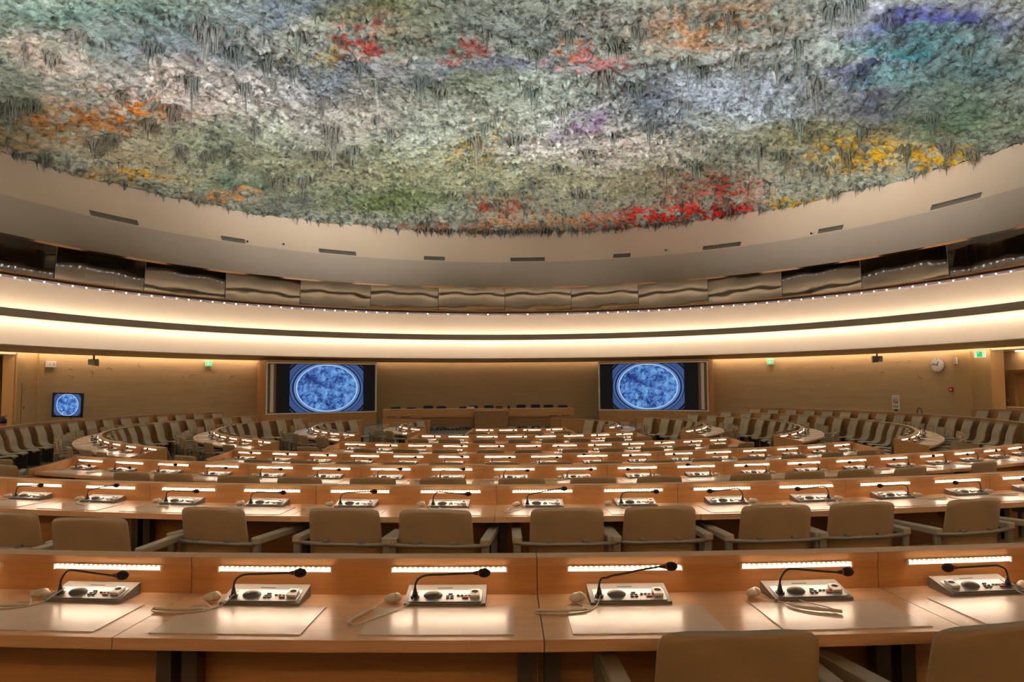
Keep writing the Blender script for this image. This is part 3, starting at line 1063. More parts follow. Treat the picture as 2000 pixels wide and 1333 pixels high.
def desk_parts(R, half, seats, lit=True, end=None, pads=True):
    """two-seat desk bent round the hall; returns list of (name, meshbuilder, mats)"""
    n = 4 if R > 11 else 8
    g = .0015
    P_ = []
    m = MB()
    m.arc(R, -half + g, half - g, -.055, 0, .0, .845, n)
    P_.append(('divider_panel', m, beech))
    m = MB()
    m.arc(R, -half + g, half - g, -.07, .004, .845, RAILH, n)
    P_.append(('top_rail', m, beech_cap_lit))
    m = MB()
    m.arc(R, -half + g, half - g, .001, .455, TOPH - .036, TOPH, n)
    P_.append(('desktop', m, beech_top))
    m = MB()
    for s in (-1, 1):
        a, b = sorted((s * (half - .02), s * (half - .075)))
        m2 = MB()
        m2.arc(R, a, b, .03, .09, 0, TOPH - .037, 1)
        m2.arc(R, a, b, .09, .15, TOPH - .09, TOPH - .037, 1)
        P_.append(('desk_leg', m2, steel_dk))
    for s in seats:
        if lit:
            m = MB()
            W = .21
            m.arc(R, -W - .006, W + .006, .0005, .010, .8425, .8445, 3, 0)
            m.arc(R, -W - .006, -W, .0005, .017, .8255, .8445, 1, 0)
            m.arc(R, W, W + .006, .0005, .017, .8255, .8445, 1, 0)
            m.arc(R, -W, W, .0005, .013, .8345, .8425, 6, 1)
            m.arc(R, -W, W, .0005, .008, .826, .8325, 6, 2)
            P_.append(('light_strip', m, [stripbody, led_mat, lip_em], s))
        if pads:
            m = MB()
            m.arc(R, -.235, .235, .145, .415, TOPH, TOPH + .003, 3)
            P_.append(('writing_pad', m, pad_mat, s))
    if end:
        m = MB()
        a, b = (-half - .035, -half + .0) if end < 0 else (half, half + .035)
        m.arc(R, a, b, -.07, .50, 0, RAILH, 1, 0, z0b=0, z1b=.775)
        P_.append(('end_panel', m, beech))
    return P_


def make_desk(R, half, seats, label, loc, rz, end=None, lit=True, pads=True, group=None):
    t = thing('conference_desk', label, 'desk', loc, rz, group)
    for q in desk_parts(R, half, seats, lit, end, pads):
        o = part(q[0], q[1], q[2], t)
        if len(q) > 3:
            s = q[3]
            ph = s / R
            o.location = (R * sin(ph), R - R * cos(ph), 0)
            o.rotation_euler = (0, 0, ph)
    return reg(t)


# ---- armchair -----------------------------------------------------------
def shell(prof, w0, w1, th, r=.05, nx=8, y_off=0):
    """upholstered sheet following profile (y, z) with width w0..w1, corners rounded at the last end"""
    n = len(prof)
    tg = []
    for i in range(n):
        a, b = prof[max(i - 1, 0)], prof[min(i + 1, n - 1)]
        d = Vector((0, b[0] - a[0], b[1] - a[1])).normalized()
        tg.append(Vector((0, -d.z, d.y)))
    ln = [0]
    for i in range(1, n):
        ln.append(ln[-1] + hypot(prof[i][0] - prof[i - 1][0], prof[i][1] - prof[i - 1][1]))
    vs = []
    for side in (1, -1):
        for i in range(n):
            f = ln[i] / ln[-1]
            wd = (w0 + (w1 - w0) * f) / 2
            e = ln[-1] - ln[i]
            if e < r:
                wd -= r - sqrt(max(r * r - (r - e) ** 2, 0))
            for k in range(nx + 1):
                u = -1 + 2 * k / nx
                soft = 1 - abs(u) ** 6 * .7
                p = Vector((u * wd, prof[i][0], prof[i][1])) + tg[i] * side * th / 2 * soft
                p.y += y_off + .015 * u * u
                vs.append(p)
    m = nx + 1
    fs = []
    for i in range(n - 1):
        for k in range(nx):
            a = i * m + k
            fs.append((a, a + 1, a + m + 1, a + m))
            b = n * m + a
            fs.append((b, b + m, b + m + 1, b + 1))
    for i in range(n - 1):
        a = i * m
        b = n * m + a
        fs.append((a, a + m, b + m, b))
        a = i * m + nx
        b = n * m + a
        fs.append((a, b, b + m, a + m))
    for k in range(nx):
        a, b = k, n * m + k
        fs.append((a, b, b + 1, a + 1))
        a, b = (n - 1) * m + k, n * m + (n - 1) * m + k
        fs.append((a, a + 1, b + 1, b))
    return MB().add(vs, fs, 0, True)


def make_armchair(loc, rz, label):
    t = thing('armchair', label, 'chair', loc, rz)
    part('seat', shell([(.24, .40), (.235, .425), (.18, .445), (.05, .44), (-.10, .43), (-.19, .435)], .46, .46, .045, .02), leather, t)
    part('backrest', shell([(-.195, .44), (-.215, .47), (-.225, .53), (-.235, .60), (-.25, .68), (-.265, .76), (-.273, .80), (-.278, .83), (-.279, .844), (-.28, .85)],
                           .47, .44, .04, .035), leather, t)
    m = MB()
    m.tube([(-.295, -.262, .645), (-.15, -.275, .64), (.15, -.275, .64), (.295, -.262, .645)], .013, seg=8)
    for s in (-.11, .11):
        m.rbox(s - .02, s + .02, -.285, -.245, .632, .665, .006)
    part('crossbar', m, frame_met, t)
    for s in (-1, 1):
        m = MB()
        m.rbox(s * .30 - .024, s * .30 + .024, -.262, -.232, 0, .655, .008)
        part('leg', m, frame_met, t)
        m = MB()
        m.rbox(s * .30 - .022, s * .30 + .022, .20, .228, 0, .640, .008)
        part('leg', m, frame_met, t)
        m = MB()
        a = Matrix.Translation((s * .30, 0, .655)) @ Matrix.Rotation(radians(-1.5), 4, 'X')
        m.rbox(-.030, .030, -.275, .265, -.018, .022, .015, seg=3)
        m.xf(a)
        part('armrest', m, arm_mat, t)
    m = MB()
    for s in (-1, 1):
        m.box(s * .30 - .012, s * .30 + .012, -.24, .21, .38, .405)
    m.box(-.30, .30, -.02, .02, .385, .41)
    part('seat_frame', m, frame_met, t)
    return reg(t)


def make_fixed_seat(loc, rz, label):
    """S-shaped seat standing before a desk front; y = towards the hall's centre, origin at the panel"""
    t = thing('fixed_seat', label, 'seat', loc, rz)
    part('seat_shell', shell([(.66, .385), (.665, .415), (.62, .435), (.52, .43), (.40, .415), (.30, .42), (.235, .47), (.205, .55), (.195, .64),
                              (.175, .72), (.145, .80), (.115, .87), (.105, .90), (.10, .915), (.098, .922)], .47, .44, .032, .03), leather_pale, t)
    m = MB()
    m.rbox(-.21, .21, .075, .125, .90, .932, .012, axis='x')
    part('head_piping', m, arm_mat, t)
    m = MB()
    m.rbox(-.035, .035, .22, .50, 0, .40, .01)
    part('pedestal', m, steel_dk, t)
    return reg(t)


def smooth_path(p, n=8):
    p = [Vector(q) for q in p]
    out = []
    for i in range(len(p) - 1):
        a, b, c, d = p[max(i - 1, 0)], p[i], p[i + 1], p[min(i + 2, len(p) - 1)]
        for j in range(n):
            u = j / n
            out.append(.5 * ((2 * b) + (c - a) * u + (2 * a - 5 * b + 4 * c - d) * u * u + (3 * b - a - 3 * c + d) * u ** 3))
    out.append(p[-1])
    return out


# ---- microphone console ---------------------------------------------------
def make_console(loc, rz, label, mirror=False, arm=0):
    t = thing('microphone_console', label, 'microphone console', loc, rz)
    W, D0, D1 = .142, -.061, .061        # y: negative = towards the user
    m = MB()
    zf, zb = .012, .042
    vs = [(-W, D0, 0), (W, D0, 0), (W, D1, 0), (-W, D1, 0), (-W, D0, zf), (W, D0, zf), (W, D1, zb), (-W, D1, zb)]
    m.add(vs, [(0, 3, 2, 1), (4, 5, 6, 7), (0, 1, 5, 4), (1, 2, 6, 5), (2, 3, 7, 6), (3, 0, 4, 7)])
    part('housing', m, alu_dk, t)
    sl = (zb - zf) / (D1 - D0)
    tilt = Matrix.Translation((0, D0, zf)) @ Matrix.Rotation(math.atan(sl), 4, 'X') @ Matrix.Diagonal((1, .70, 1, 1))
    sg = -1 if mirror else 1
    m = MB()
    m.rbox(-.128, .128, .012, .118, .0, .003, .006)
    m.xf(tilt)
    fp = part('faceplate', m, alu, t)
    m = MB()
    m.box(-.035, .02, .143, .147, 0, .0012)
    m.xf(tilt)
    part('card_slot', m, black, t)
    # speaker dome
    m = MB()
    xs = -.045 if not mirror else -.035
    m.ell((xs, .068, .002), .034, .034, .014, seg=20, rings=10, half=True)
    m.xf(tilt)
    part('speaker_grille', m, simple_speaker, t)
    # keys
    def key(x, y, w_, h_, mat, nm='key'):
        q = MB()
        q.rbox(x - w_ / 2, x + w_ / 2, y - h_ / 2, y + h_ / 2, .0025, .007, .0015, seg=1)
        q.xf(tilt)
        part(nm, q, mat, t)
    kx = .008 if not mirror else .018
    for (a, b) in ((kx, .045), (kx, .06), (kx + .015, .045), (kx + .015, .06)):
        key(a, b, .011, .007, key_dk)
    key(kx + .008, .078, .015, .008, key_dk, 'display')
    for i, mt in enumerate((key_dk, greenp, key_wh, redp, key_dk)):
        key(kx + .036 + .0135 * i, .066, .010, .006, mt)
    key(kx + .062, .045, .022, .007, redp)
    # socket block
    m = MB()
    xk = .103 if not mirror else -.103
    m.rbox(xk - .0165, xk + .0165, .045, .108, .003, .013, .003)
    m.xf(tilt)
    sk = part('socket', m, key_wh, t)
    m = MB()
    m.tube([(0, 0, 0), (0, 0, .0012)], .0125, seg=6)
    m.xf(tilt @ Matrix.Translation((xk, .082, .013)))
    part('socket_opening', m, foam, sk)
    # gooseneck
    bx = -.108 * sg
    y0 = -.024
    m = MB()
    m.tube([(bx, y0, .018), (bx, y0, .028)], .016, seg=12)
    m.tube([(bx, y0, .024), (bx, y0, .036), (bx, y0, .056)], .01, seg=10, radii=[.012, .009, .005])
    part('microphone_base', m, black, t)
    top, dz = [(.098, 0.0), (.092, .034), (.108, -.014), (.100, .010), (.105, -.050)][arm]
    x1 = bx + (.205 + (.01 if arm == 1 else 0)) * sg
    pts = [(bx, y0, .050), (bx + .001 * sg, y0, .066), (bx + .009 * sg, y0, .084), (bx + .026 * sg, y0 - .001, top - .005), (bx + .048 * sg, y0 - .003, top + dz * .08),
           (bx + .09 * sg, y0 - .006, top + dz * .3), (bx + .15 * sg, y0 - .01, top + dz * .68), (x1, y0 - .013, top + dz)]
    hz = top + dz
    m = MB()
    m.tube(smooth_path(pts, 5), .0038, seg=8)
    gn = part('gooseneck', m, black, t)
    yh = y0 - .013
    m = MB()
    m.tube([(x1, yh, hz), (x1 + .012 * sg, yh, hz), (x1 + .020 * sg, yh, hz)], .008, seg=10, radii=[.004, .007, .0085])
    part('microphone_neck', m, black, gn)
    m = MB()
    m.tube([(x1 + .019 * sg, yh, hz), (x1 + .023 * sg, yh, hz)], .0095, seg=12)
    part('red_ring', m, redp, gn)
    m = MB()
    m.ell((x1 + .040 * sg, yh, hz + .0005), .0225, .016, .016, seg=14, rings=10)
    part('foam_windscreen', m, foam, gn)
    return reg(t)


simple_speaker = simple('speaker_mesh', (.10, .09, .088), .55, metal=.3)


def make_earpiece(loc, rz, label, kind=0):
    """ivory earphone beside the console with its cable; y negative = towards the user"""
    t = thing('earphone', label, 'earphone', loc, rz)
    sg = -1 if kind >= 3 else 1
    k = kind % 3
    m = MB()
    rot = Matrix.Rotation(radians(35 * sg), 4, 'Z')
    m.ell((0, 0, .018), .033, .019, .016, mat=rot, seg=14, rings=8)
    m.ell((.012 * sg, .004, .019), .019, .019, .017, mat=rot, seg=12, rings=8)
    part('earpiece', m, ivory, t)
    if k == 0:      # coil lying to the far side
        coil = [(.02, -.10, .009), (-.05, -.11, .008), (-.12, -.105, .008), (-.155, -.10, .008)]
        c1 = [(-.02, -.02, .012), (.02, -.06, .006), (.035, -.085, .005), (.02, -.10, .009)]
        c2 = [(-.155, -.10, .008), (-.15, -.115, .004), (-.08, -.135, .004), (.01, -.115, .004), (.06, -.06, .006), (.085, -.01, .03), (.092, .01, .04)]
    elif k == 1:    # coil towards the table edge
        coil = [(-.055, -.09, .009), (-.075, -.14, .008), (-.095, -.20, .008), (-.09, -.23, .008)]
        c1 = [(-.02, -.02, .012), (-.04, -.04, .006), (-.05, -.07, .005), (-.055, -.09, .009)]
        c2 = [(-.09, -.23, .008), (-.06, -.22, .004), (-.02, -.16, .004), (.03, -.09, .004), (.07, -.03, .012), (.092, .01, .04)]
    else:           # coil curling on the pad
        coil = [(.08, -.10, .009), (.09, -.13, .009), (.13, -.165, .009), (.19, -.19, .009), (.215, -.205, .009)]
        c1 = [(.02, -.02, .012), (.05, -.05, .005), (.075, -.085, .006), (.08, -.10, .009)]
        c2 = [(.215, -.205, .009), (.19, -.14, .006), (.15, -.08, .006), (.12, -.03, .01), (.095, .01, .04)]
    if sg < 0:
        coil, c1, c2 = [[(-x, y, z) for x, y, z in q] for q in (coil, c1, c2)]

    sm = smooth_path
    m = MB()
    cp = sm(coil, 14)
    m.tube(cp, .006, seg=8, radii=[.0062 if i % 2 else .0048 for i in range(len(cp))])
    part('coiled_cord', m, ivory, t)
    m = MB()
    m.tube(sm(c1), .0022, seg=5)
    m.tube(sm(c2), .0022, seg=5)
    part('cord', m, ivory, t)
    return reg(t)


def jit(r, a):
    return r.uniform(-a, a)


rnd = random.Random(3)
ROW = {1: 'nearest desk row', 2: 'second desk row', 3: 'third desk row', 4: 'fourth desk row', 5: 'fifth desk row',
       6: 'sixth desk row', 7: 'short row nearest the podium'}
COUNT = {1: 28, 2: 24, 3: 20, 4: 16, 5: 12, 6: 8, 7: 4}
PIT = {1: 2.18, 2: 2.53, 3: 3.02, 4: 3.67, 5: 4.69, 6: 6.42, 7: 10.65}
STRIP = {1: .852, 2: .782, 3: .657, 4: .549, 5: .494, 6: .483, 7: .469}
CHR = {1: [-.75, 1.55], 2: [-13.95, -11.6, -9.45, -6.45, -4.35, -1.46, .65, 3.34, 5.47, 8.31, 11.21],
       3: [-28.66, -20.11, -17.91, -14.57, -11.71, -8.53, -5.55, -2.25, .64, 3.49, 7.6, 10.3, 12.9, 15.77, 20.88],
       4: [-28.4, -21.27, -17.38, -13.85, -10.44, -7.04, -3.22, .34, 3.86, 7.72, 11.39, 14.96, 18.78, 22.91, 26.9],
       5: [-27.4, -19.3, -14.5, -9.82, -4.83, -.58, 4.47, 8.75, 13.7, 18.0, 22.78, 27.49],
       6: [-20.38, -14.1, -7.45, -1.05, 5.21, 10.61, 17.55, 23.65], 7: [-13.69, -3.98, 6.13, 16.45]}
TW = {2: {1: 6, 0: 5, 2: -7, 9: 5, 10: 14}, 1: {0: 0, 1: 8}}
proto_chair = None
proto_seat = None
proto_con = {}
proto_ear = {}
MAXTH = {1: (-9.5, 4.5), 2: (-18.6, 14.4)}
ARM = {1: [2, 3, 3, 1, 2, 0]}


def put_chair(loc, rz, label, group):
    global proto_chair
    if proto_chair is None:
        proto_chair = make_armchair(loc, rz, label)
        proto_chair['group'] = group
        return proto_chair
    return dup(proto_chair, loc, rz, label, group)


def put_con(loc, rz, label, group, mirror, arm=None):
    if arm is None:
        arm = rnd.choice([0, 0, 0, 3, 3, 2, 2, 1]) if rnd.random() > .06 else 4
    key_ = (mirror, arm)
    if key_ not in proto_con:
        proto_con[key_] = make_console(loc, rz, label, mirror, arm)
        proto_con[key_]['group'] = group
        return proto_con[key_]
    return dup(proto_con[key_], loc, rz, label, group)


def put_ear(loc, rz, label, group, kind):
    if kind not in proto_ear:
        proto_ear[kind] = make_earpiece(loc, rz, label, kind)
        proto_ear[kind]['group'] = group
        return proto_ear[kind]
    return dup(proto_ear[kind], loc, rz, label, group)


EAR1 = [1, 0, 0, 1, 0, 5, 3]
for n in range(1, 8):
    R = Rn(n)
    z0 = STRIP[n] - .11 - TOPH + .0 + .0
    z0 = STRIP[n] - .840
    c = 2.0 if n > 2 else 1.94
    pit, cnt = PIT[n], COUNT[n]
    lo, hi = MAXTH.get(n, (-90, 90))
    half = radians(pit) * R
    proto = None
    thl = [c + (i - (cnt - 1) / 2) * pit for i in range(cnt)]
    vis = [t for t in thl if lo < t < hi]
    mods = [(thl[i] + thl[i + 1]) / 2 for i in range(0, cnt, 2)]
    mods_all = mods
    mods = [t for t in mods if lo - pit * 1.6 < t < hi + pit * 1.6]
    for k, t in enumerate(mods):
        first, last = (t == mods_all[0]), (t == mods_all[-1])
        lab = 'two-seat beech desk, %s from the left in the %s' % (ORD[k], ROW[n])
        e = -1 if first else (1 if last else None)
        grp = 'desks of the ' + ROW[n]
        p = pol(R, t, z0)
        if e or proto is None:
            d = make_desk(R, half, (-half / 2, half / 2), lab, p, radians(t), e, group=grp)
            if e is None:
                proto = d
        else:
            d = dup(proto, p, radians(t), lab, grp)
    for k, t in enumerate(vis):
        mir = t > 2.0
        side = 'pointing left' if mir else 'pointing right'
        # console
        cx = -.003 if not mir else .003
        put_con(pol(R + .083, t + degrees(cx / R), z0 + TOPH + .0005), radians(t), 'silver microphone console, %s from the left in the %s' % (ORD[k], ROW[n]),
                'microphone consoles of the ' + ROW[n], mir, ARM[n][k] if n in ARM else None)
        if n <= 4:
            kd = (EAR1[k] if n == 1 and k < len(EAR1) else rnd.choice([0, 1, 0, 2])) % 3 + (3 if mir else 0)
            if n == 1:
                kd = {0: 0, 1: 0, 2: 1, 3: 0, 4: 2, 5: 3}.get(k, 3)
            if kd == 2:
                a, b = -.20, .02
            else:
                a, b = (-.19, .0) if not mir else (.19, .0)
            put_ear(pol(R + .105 - b, t + degrees(a / R), z0 + TOPH + .002), radians(t) + jit(rnd, .12),
                    'ivory earphone with cord, %s from the left in the %s' % (ORD[k], ROW[n]),
                    'earphones of the ' + ROW[n], kd)
    for k, t in enumerate(CHR[n]):
        cr = R + .435 + jit(rnd, .035) if n > 1 else R + .42
        if n >= 5:
            cr = R + .415 + jit(rnd, .02)
        cr += {(2, 0): .30, (2, 1): .44, (1, 0): 0, (1, 1): 0}.get((n, k), .025)
        tw = TW.get(n, {}).get(k, jit(rnd, 4))
        put_chair(pol(cr + (.06 if abs(tw) > 10 else 0), t, FZ[n]), radians(t + tw),
                  'beige armchair seen from behind, %s from the left at the %s' % (ORD[k], ROW[n]), 'armchairs at the ' + ROW[n])

# ---- curved side blocks -----------------------------------------------------
ARC = {4: ('outer curved row', 10, 41.0), 5: ('second curved row', 8, 42.0), 6: ('third curved row', 6, 44.0), 7: ('innermost curved row', 4, 50.0)}
SEATP = {2: 2.9, 3: 3.74, 4: 5.1, 5: 6.6, 6: 9.4, 7: 14.5}


def put_seat(loc, rz, label, group):
    global proto_seat
    if proto_seat is None:
        proto_seat = make_fixed_seat(loc, rz, label)
        proto_seat['group'] = group
        return proto_seat
    return dup(proto_seat, loc, rz, label, group)


for side, sname in ((-1, 'left'), (1, 'right')):
    for n in (3, 4, 5, 6, 7):
        R = Rn(n)
        start, endth = {3: (62, 124.4), 4: (39.6, 123), 5: (41.0, 123), 6: (44.0, 123), 7: (50.5, 125)}[n]
        nm = {3: 9, 4: 10, 5: 8, 6: 6, 7: 3}[n]
        rn = {3: 'outermost seat rail'}.get(n) or ARC[n][0]
        span = (endth - start) / nm
        half = radians(span / 2) * R
        z0 = STRIP[n] - .840 - .045
        proto = None
        for k in range(nm):
            tp = side * (start + span * (k + .5))
            t = AX + tp
            e = None
            if k == 0 and n > 3:
                e = 1 if side < 0 else -1
            if k == nm - 1:
                e = -1 if side < 0 else 1
            lit = n > 3
            lab = 'beech desk, %s from the aisle in the %s, %s side' % (ORD[k], rn, sname)
            p = pol(R, t, z0)
            if e or proto is None:
                d = make_desk(R, half, (-half / 2, half / 2), lab, p, radians(t), e, lit=lit, pads=True, group='desks of the %s on the %s' % (rn, sname))
                if e is None:
                    proto = d
            else:
                d = dup(proto, p, radians(t), lab, 'desks of the %s on the %s' % (rn, sname))
            if n > 3:
                for q in (0, 1):
                    tp2 = start + span * (k + .25 + .5 * q)
                    t2 = AX + side * tp2
                    idx = 2 * k + q
                    if tp2 < 100:
                        put_con(pol(R + .083, t2, z0 + TOPH + .0005), radians(t2), 'silver console, %s from the aisle in the %s, %s side' % (ORD[idx], rn, sname),
                                'consoles of the %s on the %s' % (rn, sname), side > 0)
                    put_chair(pol(R + .43 + jit(rnd, .06) + .06, t2 + jit(rnd, .5), FZ[n] - .045 if abs(tp2) < 122 else -.4), radians(t2 + jit(rnd, 9)),
                              'beige armchair, %s from the aisle in the %s, %s side' % (ORD[idx], rn, sname), 'armchairs of the %s on the %s' % (rn, sname))
        # fixed seats on the inner side
        fz = (FZ[n + 1] if n < 7 else FZ[8]) - .045
        pt = SEATP[n]
        a = {3: 66.2 if side > 0 else 70.4, 4: 44.0 if side > 0 else 42.0, 5: 45, 6: 49, 7: 58}[n]
        k = 0
        while a < endth - pt * .3:
            put_seat(pol(R - .075, AX + side * a, max(fz, -.44)), radians(AX + side * a),
                     'pale fixed seat, %s from near end along the %s, %s side' % (ORD[k], rn, sname),
                     'fixed seats of the %s on the %s' % (rn, sname))
            a += pt
            k += 1
# raised block at the far right
R = Rn(2)
z0 = .77 - RAILH
for k in range(3):
    t = 70.5 + 8.0 * (k + .5)
    h = radians(4.0) * R
    make_desk(R, h, (-h / 2, h / 2), 'curved desk rail, %s from the right frame edge, above the outermost seats' % ORD[2 - k] if k < 3 else '', pol(R, t, z0), radians(t),
              (1 if k == 2 else None), lit=False, pads=True, group='desks at the right edge')
for k, t in enumerate((92.2, 88.8, 85.4, 82.0, 78.6)):
    put_seat(pol(R - .075, t, FZ[3] - .04 + .02), radians(t), 'pale fixed seat, %s from left in the raised block at the right' % ORD[k], 'fixed seats at the right edge')
# an aisle chair at the far left
put_chair(pol(12.35 + .3, -33.8, FZ[3] - .01), radians(-33 + 62), 'beige armchair turned sideways in the aisle at the left edge', 'aisle chairs')
put_chair(pol(Rn(4) + 1.0, 38.6 + 1.3, FZ[4] - .02), radians(40 + 80), 'beige armchair turned sideways in the aisle right of the fourth desk row', 'aisle chairs')

# ================================================================== PODIUM, SCREENS, WALL THINGS
U = Vector((cos(radians(AX)), sin(radians(AX)), 0))       # along the podium, to the right
V_ = Vector((-sin(radians(AX)), cos(radians(AX)), 0))     # away from the viewer


def pod(u, v, z):
    return U * u + V_ * v + Vector((0, 0, z))


PR = radians(AX)
t = thing('podium_counter', 'long raised beech podium counter in front of the bare centre wall', 'podium', pod(0, 11, -.40), PR)
m = MB()
L0, L1 = -4.62, 3.88
m.box(L0, L1, 0, .75, .86, .925)
part('counter_top', m, beech, t)
m = MB()
m.box(L0, L1, 0, .05, .60, .86)
m.box(L0, L1, .02, .06, .565, .60)
part('upper_front', m, beech, t)
m = MB()
m.box(-2.95, L1 - 1.0, .10, .16, .13, .60)
m.box(L0, -2.95, .0, .06, .10, .565)
m.box(L1 - 1.0, L1, .0, .06, .10, .565)
part('recessed_front', m, wood_dark, t)
m = MB()
m.box(L0, L0 + .05, .05, .75, 0, .86)
m.box(L1 - .05, L1, .05, .75, 0, .86)
part('side_panel', m, beech, t)
m = MB()
for a, b in ((-4.45, -4.05), (-3.85, -3.4), (2.75, 3.12), (3.3, 3.68)):
    m.box(a, b, -.004, .0, .585, .612)
part('ventilation_slots', m, black, t)
t = thing('centre_lectern_panel', 'plain tall panel projecting at the centre of the podium counter', 'panel', pod(0, 11, -.40), PR)
m = MB()
m.rbox(-.60, .86, -.40, -.002, 0, .83, .02)
part('panel_body', m, wood_dark, t)
m = MB()
m.box(-.62, .88, -.42, -.002, .83, .86)
part('panel_top', m, beech, t)
m = MB()
r = random.Random(4)
x = -2.9
while x < 2.85:
    if not (-.65 < x < .9):
        h = r.choice([.04, .05, .09, .11])
        wd = r.uniform(.04, .12)
        m.box(x, x + wd, .02, .09, .0, h)
    x += r.uniform(.09, .22)
m.box(-2.9, -.65, .03, .08, 0, .035)
m.box(.9, 2.85, .03, .08, 0, .035)
tag(part('cable_connector_strip', m, black, None, pod(0, 10.93, -.40), PR), 'black strip of plugs and cables along the foot of the podium', 'cables')
# side benches flanking the podium
for s, sn in ((-1, 'left'), (1, 'right')):
    t = thing('side_bench', 'low beech panelled bench running forward from the %s end of the podium' % sn, 'bench', pod(0, 0, -.40), PR)
    if s < 0:
        pts = [(-4.62, 10.9), (-3.35, 9.8), (-2.6, 9.4), (-2.55, 9.0)]
    else:
        pts = [(2.75, 10.4), (3.1, 9.6), (3.9, 8.6), (4.3, 7.4)]
    m = MB()
    tp = MB()
    for (a, b), (c_, d) in zip(pts, pts[1:]):
        dd = Vector((c_ - a, d - b, 0)).normalized()
        nn = Vector((-dd.y, dd.x, 0)) * .04
        q = [Vector((a, b, 0)) - nn, Vector((c_, d, 0)) - nn, Vector((c_, d, 0)) + nn, Vector((a, b, 0)) + nn]
        hh = .50
        m.add([*q, *[v + Vector((0, 0, hh)) for v in q]], [(0, 3, 2, 1), (4, 5, 6, 7), (0, 1, 5, 4), (1, 2, 6, 5), (2, 3, 7, 6), (3, 0, 4, 7)])
        q2 = [v + Vector((0, 0, hh)) for v in (q[0] - nn * .4, q[1] - nn * .4, q[2] + nn * .4, q[3] + nn * .4)]
        tp.add([*q2, *[v + Vector((0, 0, .03)) for v in q2]], [(0, 3, 2, 1), (4, 5, 6, 7), (0, 1, 5, 4), (1, 2, 6, 5), (2, 3, 7, 6), (3, 0, 4, 7)])
    part('bench_front', m, beech, t)
    part('bench_top', tp, beech_cap_lit, t)
# podium chairs
for i, (u, zt) in enumerate(((-4.15, .63), (-3.45, .60), (-2.68, .68), (-2.08, .65), (-1.05, .62), (-.62, .66), (.10, .67), (1.60, .69), (2.27, .70), (2.88, .68), (3.56, .66))):
    t = thing('podium_chair', 'navy office chair behind the podium counter, %s from the left' % ORD[i], 'chair', pod(u, 12.15, -.395), PR, 'navy chairs behind the podium')
    h = zt + .40 - .03
    m = MB()
    m.rbox(-.22, .22, -.03, .03, .52, h, .06, axis='y', seg=4)
    part('backrest', m, navy, t)
    m = MB()
    m.rbox(-.23, .23, -.42, -.04, .42, .49, .05)
    part('seat', m, navy, t)
    m = MB()
    m.tube([(0, -.2, .06), (0, -.2, .42)], .03)
    m.tube([(0, -.03, .5), (0, .02, .46), (0, -.1, .44)], .02)
    part('column', m, black, t)
    m = MB()
    for q in range(5):
        a = 2 * pi * q / 5
        m.tube([(0, -.2, .07), (.26 * cos(a), -.2 + .26 * sin(a), .03)], .018)
    part('star_base', m, black, t)
m = MB()
m.box(-.17, .17, -.02, .0, 0, .09)
m.box(-.17, .17, 0, .05, 0, .008)
tag(part('name_plate', m, white, None, pod(-.78, 11.15, .527), PR), 'white name plate standing on the podium counter left of centre', 'name plate')
m = MB()
m.rbox(-.16, .16, -.10, .1, 0, .02, .01)
m.add([(-.15, .09, .02), (.15, .09, .02), (.15, .13, .10), (-.15, .13, .10), (-.15, .1, .02), (.15, .1, .02), (.15, .14, .10), (-.15, .14, .10)],
      [(0, 1, 2, 3), (4, 7, 6, 5), (3, 2, 6, 7), (0, 4, 5, 1), (1, 5, 6, 2), (0, 3, 7, 4)])
tag(part('laptop', m, black, None, pod(.52, 11.35, .527), PR), 'low black laptop on the podium counter right of centre', 'laptop')
m = MB()
m.rbox(-.06, .06, -.05, .05, 0, .12, .012)
tag(part('desk_box', m, black, None, pod(.95, 11.3, .527), PR), 'small black box on the podium counter', 'box')

# ---- screens ---------------------------------------------------------------
RS = 17.5


